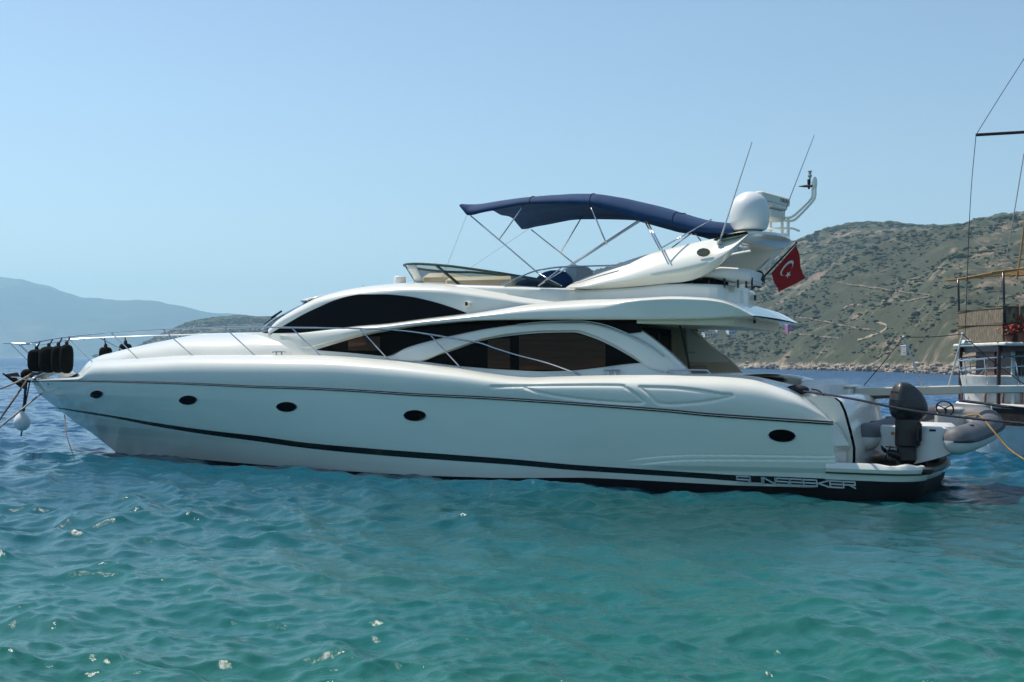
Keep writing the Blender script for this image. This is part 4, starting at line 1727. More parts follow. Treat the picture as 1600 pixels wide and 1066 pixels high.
b = MB()
AO, AI = blade(b)
arch = b.build('radar_arch', M['gel'], yacht, sharp=55)
b = MB()
e_aft, e_fwd = AO[69, 0], AO[50, 0]
secs = []
for q in np.linspace(1, -1, 33):
    c = 1 - abs(q) ** 2.5
    ua, uf = e_aft[0] - 0.42 * c, e_fwd[0] - 0.10 * c + 0.10
    za, zf = e_aft[2] + 0.06 * c, e_fwd[2] + 0.12 * c
    vq = e_aft[1] * q
    um = (ua + uf) / 2
    uf, zf = uf - 0.16, zf - 0.05
    secs.append([(ua, vq, za), (ua + 0.02, vq, za + 0.05), (um, vq, (za + zf) / 2 + 0.09 * c + 0.05), (uf - 0.05, vq, zf + 0.04), (uf, vq, zf), (uf - 0.06, vq, zf - 0.06 * c - 0.02), (um, vq, (za + zf) / 2 - 0.10 * c - 0.02), (ua + 0.06, vq, za - 0.05 * c), (ua, vq, za)])
b.grid(secs)
b.build('crossbeam', M['gel'], arch, sharp=50)
# crest on the blade
p = P3(1099, 394.5, 1.0)


def blade_v(px, py):
    z0 = float(loc(px, py, 1.75)[2])
    return 1.90 - 0.20 * (z0 - 3.8)


b = MB()
c0 = P3(1099, 394.5, blade_v(1099, 394.5) + 0.012)
n_ = 10
for rr, mi_ in ((1.0, 0), (0.78, 1)):
    rg = np.array([c0 + [0.135 * rr * math.cos(a + .3), 0.004 * (1 - rr) * 4 - 0.02 * 0.085 * math.sin(a + .3), 0.085 * rr * math.sin(a + .3)] for a in np.arange(n_) * 2 * math.pi / n_])
    rb = rg - [0, 0.015, 0]
    b.grid([rg, rb], mi_, wrap=True)
    b.add(rg, [tuple(range(n_))], mi_)
b.build('crest', [mat('weathered gold rim', (0.25, 0.19, 0.12), 0.5, var=0.5, vscale=30), mat('weathered gold relief', (0.34, 0.27, 0.18), 0.6, col2=(0.16, 0.12, 0.08), vscale=45, bump=0.6, bscale=60)], arch, smooth=False)
# loudspeaker disc on the far blade's inner face
b = MB()
c0 = P3(1181, 417, -1.62)
b.lathe([(0.0, 0.03), (0.10, 0.03), (0.125, 0.0)], c0, (0, 1, 0), n=24)
b.build('loudspeaker', M['grey'], arch)
b = MB()
b.box(P3(1215, 391, -1.62), (0.16, 0.02, 0.015))
b.build('vent_slot', M['grey'], arch)

# aft flybridge sofa on its posts
st_ = pchip([(1096, 431), (1108, 423), (1126, 417.2), (1150, 418.4), (1168, 420.2), (1175, 423), (1180, 429), (1182, 436)])
sb_ = pchip([(1096, 433.5), (1108, 435), (1150, 440), (1176, 443.4), (1182, 442)])


def sv(u, z, PX, PY, T):
    return 1.42 - 0.12 * (np.abs(T - 0.5) * 2) ** 3 - 0.5 * np.clip((PX - 1172) / 10, 0, 1) ** 2


b = MB()
Q = band_pts(np.linspace(1096, 1182, 40), st_, sb_, np.linspace(0, 1, 12), sv)
Q2 = Q * [1, 0, 1] + [0, 0.35, 0]
b.grid(Q)
for e_, e2 in ((Q[:, 0], Q2[:, 0]), (Q[:, -1], Q2[:, -1]), (Q[-1], Q2[-1]), (Q[0], Q2[0])):
    b.grid(np.stack([e_, e2], 0))
b.grid(Q2)
sofa = b.build('aft_sofa', M['seat'], fly)
for x in (1082, 1108, 1132, 1153, 1166, 1175):
    b = MB()
    p0, p1 = P3(x, 450, 1.36), P3(x, 434, 1.36)
    b.tube([p0, p1], 0.02, 8)
    b.build('sofa_post', M['steel_dark'], sofa)
b = MB()
b.ell(P3(1186, 436.5, 0.3), (0.12, 0.14, 0.18), 18, 12)
b.build('covered_ring', M['rubber'], fly)
b = MB()
pl = np.array([P3(1070, 437, 0.6), P3(1180, 446, 0.6)])
b.box((pl[0] + pl[1]) / 2 + [0.75, 0.2, -0.05], (1.7, 1.1, 0.20), bev=0.03)
b.build('sofa_base', M['lining'], fly)
b = MB()
b.box(P3(1180, 465.5, -0.9), (0.05, 0.05, 0.12), bev=0.01)
b.build('stern_lamp', M['steel_dark'], fly)
b = MB()
b.box(P3(1179, 502, 0.55), (0.05, 0.05, 0.09), bev=0.01)
b.build('latch', M['rubber'], wing)

# dome, radar, mast
b = MB()
dm = P3(1171.5, 330, 0.72)
sc_ = 30.3 / 2000 * (YY + SP * dm[0] - CP * dm[1])
prof = [(0.0, 1.0), (0.25, 0.975), (0.5, 0.87), (0.72, 0.70), (0.88, 0.48), (0.97, 0.22), (1.0, -0.05), (1.0, -0.55), (0.985, -0.62), (0.97, -0.66), (0.90, -0.90), (0.82, -0.985), (0.0, -0.99)]
b.lathe([(r_ * sc_, z_ * sc_) for r_, z_ in prof], dm, n=40)
dome = b.build('satellite_dome', mat('matt white dome', (0.76, 0.75, 0.74), 0.45, var=0.03), arch)
b = MB()
b.lathe([(0.0, -1.0), (0.62, -1.0), (0.62, -1.10), (0.7, -1.12), (0.7, -1.3)], n=24) if False else b.lathe([(0.62 * sc_, -0.99 * sc_), (0.60 * sc_, -1.10 * sc_), (0.72 * sc_, -1.13 * sc_), (0.74 * sc_, -1.5 * sc_)], dm, n=28)
b.build('dome_mount', M['gel'], dome)
b = MB()
for a in np.arange(8) * math.pi / 4:
    b.box(dm + np.array([0.5 * sc_ * math.cos(a), 0.5 * sc_ * math.sin(a), -1.07 * sc_]), (0.05, 0.05, 0.10))
b.lathe([(0.66 * sc_, -1.02 * sc_), (0.66 * sc_, -1.06 * sc_)], dm, n=24)
b.build('mount_ring', M['rubber'], dome)
# scanner box
b = MB()
VR = -0.45
r0 = P3(1206, 321, VR)
b.box(r0 + [0, 0, 0.12], (0.22, 1.35, 0.20), bev=0.03, rz=-0.218)
b.box(r0 + [0, 0, -0.03], (0.34, 0.85, 0.11), bev=0.03, rz=-0.218)
b.box(r0 + [0, 0, -0.20], (0.30, 0.75, 0.24), bev=0.05, rz=-0.218)
radar = b.build('radar_scanner', mat('off white radar case', (0.66, 0.66, 0.58), 0.45, var=0.06), arch)
b = MB()
for (x0, x1, y0, z1) in ((1213.5, 1220.5, 315.5, 2.2),):
    pass
tx = bpy.data.curves.new('maker mark', 'FONT')
tx.body = 'FURUNO'
tx.size = 0.115
tx.extrude = 0.002
to = bpy.data.objects.new('tmp_text', tx)
S.collection.objects.link(to)
bpy.context.view_layer.update()
me_ = bpy.data.meshes.new_from_object(to)
bpy.data.objects.remove(to)
me_.materials.clear()
me_.materials.append(M['black'])
mk = bpy.data.objects.new('maker_mark', me_)
S.collection.objects.link(mk)
mk.parent = radar
fx = Matrix.Translation(Vector(r0 + [0, 0, 0.12])) @ Matrix.Rotation(-0.218, 4, 'Z')
mk.matrix_local = fx @ Matrix.Translation((-0.114, -0.16, -0.035)) @ Matrix.Rotation(-math.pi / 2, 4, 'Z') @ Matrix.Rotation(math.pi / 2, 4, 'X')
# mast frame of white tubes carrying the lights
VM = -0.75
b = MB()
for x in (1204, 1222, 1231.5):
    b.tube([P3(x, 372, VM), P3(x, 342, VM)], 0.032, 10)
b.tube([P3(1198, 357.5, VM), P3(1238, 357, VM), P3(1249, 361, VM)], 0.045, 8, flat=0.5)
b.tube([P3(1200, 367, VM), P3(1232, 367, VM)], 0.03, 8)
for (o_, c_) in ((0, 0), (5, 4.5)):
    b.tube(spline([P3(1221, 340 + o_, VM), P3(1233 + c_, 340.5 + o_ * .9, VM), P3(1243 + c_, 335 + o_ * .7, VM), P3(1264 + c_, 314.5 + o_ * .3, VM), P3(1269 + c_, 307, VM), P3(1269.5 + c_, 297, VM), P3(1270 + c_, 284, VM)], 40), 0.026, 8)
b.ell(P3(1273, 286, VM), (0.055, 0.05, 0.13), 14, 10)
mast = b.build('light_mast', M['gel'], arch)
b = MB()
b.lathe([(0.0, 0.05), (0.045, 0.05), (0.045, 0.03), (0.03, 0.03), (0.03, -0.03), (0.045, -0.04), (0.045, -0.06), (0.02, -0.10), (0.02, -0.16)], P3(1265.5, 271, VM), n=14)
b.build('anchor_light', mat('lamp glass', (0.4, 0.38, 0.33), 0.2), mast)
b = MB()
b.tube([P3(1270, 291, VM), P3(1258, 291, VM), P3(1248, 291.5, VM)], [0.045, 0.045, 0.012], 8, flat=0.6)
b.lathe([(0.035, 0.10), (0.035, 0.02), (0.02, -0.1)], P3(1264, 288, VM), n=10)
b.build('wind_vane', M['rubber'], mast)
for (a, c, v_, r_) in (((1124, 379), (1175, 222), 1.62, 0.013), ((1222, 341), (1272.5, 211), VM, 0.009)):
    b = MB()
    p0, p1 = P3(*a, v_), P3(*c, v_)
    b.tube([p0, p0 + (p1 - p0) * 0.12, p1], [r_ * 1.5, r_ * 1.2, r_ * 0.7], 6)
    b.lathe([(0.05, -0.04), (0.05, 0.02), (0.02, 0.06)], p0, n=10)
    b.build('whip_antenna', M['grey'] if v_ < 0 else mat('pale antenna', (0.5, 0.5, 0.5), 0.4), arch)

# ---- bimini
bt_top = pchip([(717.5, 319.5), (728, 317), (745, 315.3), (775, 310.2), (800, 307.5), (827, 305.3), (862, 301.2), (892, 299.2), (920, 300), (950, 302.8), (975, 307.2), (1000, 313), (1025, 320.5), (1047, 327.5), (1070, 333.5), (1094, 338.5), (1120, 342), (1146, 345.5)])
bt_bot = pchip([(717.5, 321), (724, 329.5), (731, 336.5), (738, 336), (752, 332.5), (775, 328.2), (800, 323), (815, 320.3), (835, 319), (862, 318.8), (892, 319.2), (920, 320.3), (940, 325.5), (962, 331.5), (985, 338), (1003, 343), (1025, 347), (1050, 353.5), (1076, 361), (1100, 363.5), (1122, 364.2), (1146, 366)])
BW = 1.48


def build_bimini():
    xs = np.concatenate([np.linspace(717.5, 740, 16), np.linspace(742, 1146, 130)])
    pt = np.array([P3(x, float(bt_top(x)), BW - 0.28) for x in xs])
    pb = np.array([P3(x, float(bt_bot(x)), BW * float(np.interp(x, [717, 930, 1060, 1146], [1.0, 1.0, 0.82, 0.62]))) for x in xs])
    rows_ = []
    ks = np.concatenate([np.linspace(1, 0.8, 10), np.linspace(0.8, 0, 14)[1:]])
    for i in range(len(xs)):
        h_ = pt[i, 2] - pb[i, 2]
        r_ = []
        for q in ks:
            a = abs(q)
            s_ = (1 - min(a / 1.0, 1) ** 5.0) ** 0.5
            z = pb[i, 2] + h_ * s_ + 0.035 * math.sin(min(a, 1) * 9) * (1 - a)
            # cloth sags a little between hoops
            z -= 0.02 * math.sin((xs[i] - 718) / 428 * math.pi * 4) ** 2 * (1 - a ** 4)
            wl_ = BW * float(np.interp(xs[i], [717, 930, 1060, 1146], [1.0, 1.0, 0.82, 0.62]))
            r_.append((pb[i, 0] * a ** 2 + (pt[i, 0]) * (1 - a ** 2) if i > 15 else pb[i, 0], wl_ * q, z))
        rows_.append(r_ + [(p[0], -p[1], p[2]) for p in r_[-2::-1]])
    rows_ = np.array(rows_)
    b = MB()
    b.grid(rows_)
    top = b.build('bimini_top', M['navy'], yacht, solid=0.012)
    # seams over the hoops
    b = MB()
    for x in (827, 922, 1048):
        i = int(np.argmin(np.abs(xs - x)))
        nrm = np.array([0, 0, 0.008])
        b.tube(rows_[i] + nrm, 0.014, 6, flat=0.5)
    b.build('seam', mat('navy seam', (0.008, 0.02, 0.06), 0.9), top)
    return top


bim = build_bimini()
vb = BW - 0.03
tubes = [((735, 337, vb), (842, 428, 1.6)), ((818, 321, vb), (779, 376, vb + 0.03)), ((830, 359, -vb), (908, 421, -1.6)), ((914, 331, -vb), (876, 395, -vb)),
         ((1000, 346, 1.33), (842, 447, 1.6)), ((922, 321, vb), (948, 382, vb + 0.02)), ((1007, 345, 1.3), (1031.5, 391, 1.72)), ((1010.5, 345, 1.3), (1035, 390, 1.74)),
         ((1112, 343, 1.0), (1034, 387.5, 1.7)), ((1081, 364, -1.1), (1050, 387, -1.6)), ((1086, 365, -1.1), (1095, 376, -1.5)), ((842, 428, 1.6), (878, 447, 1.6)),
         ((1000, 343, -1.33), (880, 421, -1.6))]
for a, c in tubes:
    b = MB()
    b.tube([P3(*a), P3(*c)], 0.0155, 8)
    b.build('bimini_tube', M['steel'], bim)
for a, c in (((729, 337, vb), (690, 437, 1.35)), ((826, 358, -vb), (718, 430, -1.3))):
    b = MB()
    b.tube([P3(*a), P3(*c)], 0.0035, 5)
    b.build('bimini_strap', M['ropew'], bim)

# ---- ensign staff (the flag itself is a thing of its own)
fs0, fs1 = P3(1174, 453, -0.80), P3(1244.5, 379.5, -0.80)
b = MB()
b.tube([fs0, fs1], [0.022, 0.016], 8)
b.ell(fs1, (0.025, 0.025, 0.025), 10, 8)
b.build('flagstaff', M['steel_dark'], fly)

# ---- gangway from the stern to the quay
g0, g1, g2 = np.array(at(1338, 613, 26.2)), np.array(at(1500, 609, 25.5)), np.array(at(1760, 606, 24.4))


def toL(p):
    d = np.asarray(p) - np.array([YX, YY, 0])
    return np.array([d[0] * -CP + d[1] * SP, d[0] * -SP + d[1] * -CP, d[2]])


b = MB()


def beam(b, p, q, hw, hh, mi=0):
    p, q = toL(p), toL(q)
    d = (q - p)
    side = np.array([-d[1], d[0], 0])
    side /= np.linalg.norm(side)
    up = np.array([0, 0, 1.0])
    sec = [(-1, -.8), (-1, .8), (-.9, 1), (.9, 1), (1, .8), (1, -.8), (.7, -1), (-.7, -1)]
    rings = [[c + side * hw * a + up * hh * e for a, e in sec] for c in (p, q)]
    b.grid(rings, mi, wrap=True)
    n = len(sec)
    b.f.append(tuple(range(b.n - 2 * n, b.n - n)))
    b.m.append(mi)
    b.f.append(tuple(range(b.n - 1, b.n - n - 1, -1)))
    b.m.append(mi)


beam(b, g0, g1, 0.24, 0.085)
beam(b, g0 + [0.2, 0, -0.12], (g0 + g1) / 2 + [0, 0, -0.09], 0.18, 0.03, 1)
gang = b.build('gangway', [mat('off white gangway', (0.56, 0.52, 0.43), 0.4, var=0.08), M['teak']], yacht, smooth=False)
b = MB()
beam(b, g1 - (g2 - g1) * 0.05, g2, 0.20, 0.075)
b.build('gangway_extension', mat('grey alloy gangway', (0.50, 0.52, 0.50), 0.4, var=0.08), gang, smooth=False)
b = MB()
b.lathe([(0.0, 0.17), (0.11, 0.17), (0.13, 0.14), (0.13, -0.14), (0.11, -0.17), (0, -0.17)], toL(g0) + [0.0, 0, 0.0], (0, 1, 0), n=20)
b.build('gangway_hinge', M['pvc'], gang)
for (a, c, Y_) in (((1443, 606), (1412, 527), 25.6), ((1482, 605), (1504, 522), 25.4)):
    b = MB()
    b.tube([toL(at(*a, Y_)), toL(at(*c, Y_))], 0.019, 8)
    b.ell(toL(at(*c, Y_)), (0.03, 0.03, 0.03), 10, 8)
    b.build('gangway_post', mat('galvanised post', (0.5, 0.5, 0.48), 0.4, metal=0.3), gang)
for pts, Y_ in (([(1412, 527), (1458, 526.5), (1504, 522)], 25.5), ([(1412, 527), (1381, 566), (1350, 602)], 25.8), ([(1504, 522), (1545, 560), (1601, 601)], 25.0)):
    b = MB()
    b.tube(spline([toL(at(x, y, Y_)) for x, y in pts], 12), 0.009, 6)
    b.build('gangway_rope', M['ropeb'], gang)

# bow fittings: roller with anchor
for outl, v0, v1, nm_ in (([(48, 596), (56, 588.5), (66, 583), (76, 580.3), (86, 580), (90, 584), (92.5, 593)], 0.34, 0.16, 'bow_chock'), ([(96, 594), (100, 590), (108, 588.5), (114, 586), (121, 582.5), (125, 588), (127, 594)], 0.62, 0.30, 'windlass_pad')):
    b = MB()
    pr = [P3(x, y, v0 * (0.55 + 0.45 * (x - outl[0][0]) / (outl[-1][0] - outl[0][0]))) for x, y in outl]
    pr = np.array(pr)
    inn = pr * [1, 0.45, 1] + [0, 0, 0.02]
    sec = [pr + [0, 0, -0.02], pr, inn, inn * [1, -1, 1], pr * [1, -1, 1], pr * [1, -1, 1] + [0, 0, -0.02]]
    b.grid(sec)
    b.build(nm_, M['gel'], yacht, sharp=30)
b = MB()
b.box(P3(40, 592, 0.0) + [0.0, 0, 0], (0.95, 0.16, 0.10), bev=0.02)
bo = b.build('anchor_roller', M['steel'], yacht)
b = MB()
pa = P3(44, 596, 0.0)
pb_ = P3(18, 588, 0.0)
b.tube([pa + [-0.5, 0, 0.02], pa, pb_ + [0, 0, -0.05]], [0.05, 0.06, 0.07], 8, flat=0.6)
f1 = [pb_ + [0.22, 0, 0.05], pb_ + [0.05, 0.26, 0.10], pb_ + [-0.42, 0.12, -0.24], pb_ + [-0.55, 0, -0.32], pb_ + [-0.42, -0.12, -0.24], pb_ + [0.05, -0.26, 0.10]]
f1 = np.array(f1)
b.add(np.vstack([f1, f1 + [0.0, 0, -0.05]]), [(0, 1, 2, 3), (0, 3, 4, 5), (9, 8, 7, 6), (11, 10, 9, 6)] + [(i, i + 6, (i + 1) % 6 + 6, (i + 1) % 6) for i in range(6)])
b.ell(P3(42, 586, 0.0), (0.20, 0.12, 0.16), 12, 8)
b.build('anchor', mat('tarred black anchor', (0.004, 0.004, 0.004), 0.9, ior=1.2), bo)
b = MB()
b.box(P3(79, 600, 0.62), (0.2, 0.02, 0.05), bev=0.005)
b.build('name_plate', M['steel_dark'], hull)
# ------------------------------------------------------------------ things on and around the yacht
def W(px, py, v):
    return np.array(toW(*[float(q) for q in loc(px, py, v)]))


# ensign: red with white crescent and star, blowing from its staff
def build_flag():
    a0, a1 = W(1205, 427, -0.80), W(1244, 383, -0.80)      # along the staff
    c1, c0 = W(1257, 431, -1.15), W(1216, 455, -1.0)
    nu, nv = 30, 20
    P = []
    for i in range(nu + 1):
        s_ = i / nu
        row = []
        for j in range(nv + 1):
            t = j / nv
            p = (a1 * (1 - t) + a0 * t) * (1 - s_) + (c1 * (1 - t) + c0 * t) * s_
            wv = 0.055 * math.sin(s_ * 7.0 + t * 2.2) * s_
            p = p + np.array([0.3, -0.9, 0]) * wv * 1.4 + np.array([0, 0, 0.05 * math.sin(s_ * 5 + t) * s_])
            row.append(p)
        P.append(row)
    P = np.array(P)
    origin = a0.copy()
    root = empty('flag', tuple(origin))
    tag(root, 'red flag with white crescent and star blowing from the staff at the yacht stern', 'flag')
    b = MB()
    b.grid(P - origin)
    cloth = b.build('cloth', mat('red flag cloth', (0.40, 0.009, 0.014), 0.8, var=0.12, vscale=4), root)

    def surf(s_, t, off):
        i, j = min(max(s_, 0), 0.999) * nu, min(max(t, 0), 0.999) * nv
        a, c = int(i), int(j)
        p = P[a, c] * (1 - i + a) * (1 - j + c) + P[a + 1, c] * (i - a) * (1 - j + c) + P[a, c + 1] * (1 - i + a) * (j - c) + P[a + 1, c + 1] * (i - a) * (j - c)
        n = np.cross(P[min(a + 1, nu), c] - P[max(a - 1, 0), c], P[a, min(c + 1, nv)] - P[a, max(c - 1, 0)])
        n /= np.linalg.norm(n)
        if n[1] > 0:
            n = -n
        return p + n * off - origin
    white = mat('white flag emblem', (0.75, 0.72, 0.72), 0.8)
    asp = 0.72
    for sgn in (1,):
        b = MB()
        n = 28
        o_, i_ = [], []
        for k in range(n + 1):
            a = 0.45 + (2 * math.pi - 0.9) * k / n
            co, si = math.cos(a), math.sin(a)
            o_.append(surf(0.40 + 0.25 * co * asp, 0.48 + 0.25 * si, 0.006))
            # inner circle is smaller and shifted towards the fly
            aa = 0.62 + (2 * math.pi - 1.24) * k / n
            i_.append(surf(0.40 + 0.0625 * asp + 0.20 * math.cos(aa) * asp, 0.48 + 0.20 * math.sin(aa), 0.006))
        b.grid([o_, i_])
        b.build('crescent', white, root, smooth=False)
        b = MB()
        pts = []
        for k in range(10):
            r_ = 0.125 if k % 2 == 0 else 0.05
            a = math.pi + k * math.pi / 5
            pts.append(surf(0.40 + 0.305 * asp + r_ * math.cos(a) * asp, 0.48 + r_ * math.sin(a), 0.006))
        ctr = surf(0.40 + 0.305 * asp, 0.48, 0.006)
        b.add([ctr] + pts, [(0, 1 + k, 1 + (k + 1) % 10) for k in range(10)])
        b.build('star', white, root, smooth=False)


build_flag()


# fenders
def fender(px, py, hw, hh, v, label, group, top=None, color='darkcloth', name='fender'):
    c = W(px, py, v)
    Y_ = c[1]
    a, h_ = hw / FPX * Y_, hh / FPX * Y_
    root = empty(name, (c[0], c[1], c[2] - h_))
    tag(root, label, 'fender', group)
    b = MB()
    prof = [(0.0, -1.0), (0.35, -0.98), (0.65, -0.90), (0.88, -0.72), (0.98, -0.45), (1.0, -0.1), (1.0, 0.35), (0.93, 0.66), (0.75, 0.86), (0.45, 0.96), (0.15, 1.0), (0.12, 1.06), (0.0, 1.07)]
    b.lathe([(r_ * a, z_ * h_ + h_) for r_, z_ in prof], n=22)
    b.build('body', M[color], root)
    if top is not None:
        t = np.array(top) - np.array([c[0], c[1], c[2] - h_])
        b = MB()
        b.tube([(0, 0, 2 * h_), (t[0] * 0.5, t[1] * 0.5, 2 * h_ + (t[2] - 2 * h_) * 0.5), tuple(t)], 0.018, 6)
        b.ell((0, 0, 2 * h_ + 0.03), (0.05, 0.05, 0.06), 10, 8)
        b.build('lanyard', M['ropeb'], root)
    return root


RAILW = np.array([toW(*p) for p in rl])


def rail_at(px):
    i = int(np.argmin(np.abs(rp[:, 0] - px)))
    return RAILW[i]


for (px_, py_, hw_, hh_, v_, lab) in ((57, 563.5, 13.5, 17.8, 0.12, 'leftmost black fender hanging over the bow chock'), (76, 562, 15, 20.8, 0.30, 'second black fender from the bow tip, partly behind its neighbour'),
                                      (91, 561.5, 11, 21.5, 0.52, 'third black fender from the bow tip, squeezed between two others'), (104, 561, 10.5, 23, 0.78, 'rearmost black fender of the bow cluster, nearest the stanchion')):
    fender(px_, py_, hw_, hh_, v_, lab, 'black fenders hanging from the bow rail', top=rail_at(px_ + 6))
mr_ = RAILW.copy()
RAILS = np.array([toW(p[0], -p[1], p[2]) for p in rl])
for (px_, py_, v_, lab) in ((165, 549, -1.15, 'black fender on the far bow rail, the bigger one behind the foredeck'), (196, 543.5, -1.35, 'small black fender tip on the far bow rail behind the foredeck')):
    c = W(px_, py_, v_)
    j = int(np.argmin(np.abs(RAILS[:, 0] / RAILS[:, 1] - c[0] / c[1])))
    fender(px_, py_ + 5, 10, 12, v_, lab, 'black fenders hanging from the bow rail', top=RAILS[j])

# white ball fender hanging under the bow
wb_top = W(41, 597, 0.12)
ball = W(34.5, 660, 0.12)
root = empty('ball_fender', tuple(ball))
tag(root, 'white pear shaped ball fender hanging on a dark rope below the bow', 'fender')
Yb = ball[1]
k_ = 1 / FPX * Yb
b = MB()
b.lathe([(0, -13.5 * k_), (6 * k_, -12 * k_), (11 * k_, -7 * k_), (13 * k_, 0), (12 * k_, 5 * k_), (8.5 * k_, 10.5 * k_), (4.5 * k_, 14.5 * k_), (3.2 * k_, 17 * k_), (0, 18 * k_)], n=24)
b.build('ball', M['pvc'], root)
b = MB()
b.tube([(0, 0, -13 * k_), (-1.5 * k_, 0, -22 * k_)], 0.02, 6)
b.build('tail', M['ropeb'], root)
b = MB()
d_ = wb_top - ball
b.tube([(0, 0, 16 * k_), (3 * k_, 0, 28 * k_), tuple(d_ * 0.75), tuple(d_)], 0.035, 6)
b.tube([(0.05, 0, 17 * k_), tuple(d_ + [0.1, 0, 0.05])], 0.018, 6)
b.build('lanyard', M['ropeb'], root)


def line(name, pts, r, m, label, cat='rope', n=30, group=None):
    p = spline(pts, n)
    o_ = p[0].copy()
    b = MB()
    b.tube(p - o_, r, 6)
    o = b.build(name, m, smooth=True)
    o.location = tuple(o_)
    tag(o, label, cat, group)
    return o


bt_ = W(47, 586, 0.05)
line('mooring_line', [bt_, np.array(at(20, 600, 30.5)), np.array(at(-40, 622, 28.0)), np.array(at(-160, 668, 24.0))], 0.022, M['ropew'], 'pale rope leading from the bow roller to the left edge, upper one', 'mooring line')
line('mooring_line', [bt_ + [0, 0, 0.02], np.array(at(30, 612, 30.8)), np.array(at(0, 655, 30.0)), np.array(at(-35, 706, 29.0))], 0.026, M['rope'], 'brown rope running steeply down left from the bow roller', 'mooring line')
line('mooring_line', [W(63, 616, 0.12), np.array(at(30, 643, 30.3)), np.array(at(0, 667, 29.5)), np.array(at(-50, 706, 28.0))], 0.024, M['ropew'], 'pale straight rope from the stem down to the water at the left edge', 'mooring line')
line('rope_coil', [W(44, 588, 0.10), W(52, 583.5, 0.14), W(60, 585, 0.1), W(66, 581.5, 0.16), W(58, 584, 0.2), W(48, 587, 0.2)], 0.035, M['rope'], 'brown rope bunched over the bow roller of the yacht', 'rope')
line('bow_line', [W(101, 648, 0.9), W(102, 658, 0.9), np.array(at(104, 680, 30.6)), np.array(at(116, 716, 30.0))], 0.012, M['rope'], 'thin line with a shackle dropping into the water beside the stem', 'line')
# stern line, hose
line('mooring_line', [W(1238, 607.5, 2.02), W(1252, 611, 2.1), np.array(at(1330, 623, 22.6)), np.array(at(1420, 641, 21.8)), np.array(at(1510, 653, 21.2)), np.array(at(1602, 662, 20.5)), np.array(at(1760, 676, 19.4))], 0.021, M['ropeb'], 'black and blue rope from the yacht quarter across the tender to the right edge', 'mooring line', 60)
line('mooring_line', [np.array(at(1499, 626, 26.5)), np.array(at(1540, 631, 26.0)), np.array(at(1602, 639, 25.0)), np.array(at(1740, 652, 23.5))], 0.032, M['ropeb'], 'thick dark rope behind the tender bow running to the wooden boat', 'mooring line')
line('hose', [np.array(at(1498, 652, 24.0)), np.array(at(1518, 648.5, 23.8)), np.array(at(1532, 650, 23.6)), np.array(at(1550, 671, 23.2)), np.array(at(1575, 700, 22.8)), np.array(at(1602, 719, 22.2)), np.array(at(1660, 752, 21.4)), np.array(at(1700, 772, 21.0))], 0.017, mat('yellow hose', (0.30, 0.17, 0.03), 0.5, var=0.3, vscale=8), 'yellow ochre hose curving down from the tender to the water', 'hose', 40)

# black fairlead pad at the quarter
b = MB()
b.ell((0, 0, 0), (0.22, 0.10, 0.09), 16, 10)
o = b.build('fairlead', M['rubber'], hull)
o.location = tuple(P3(1246, 609, 2.06))


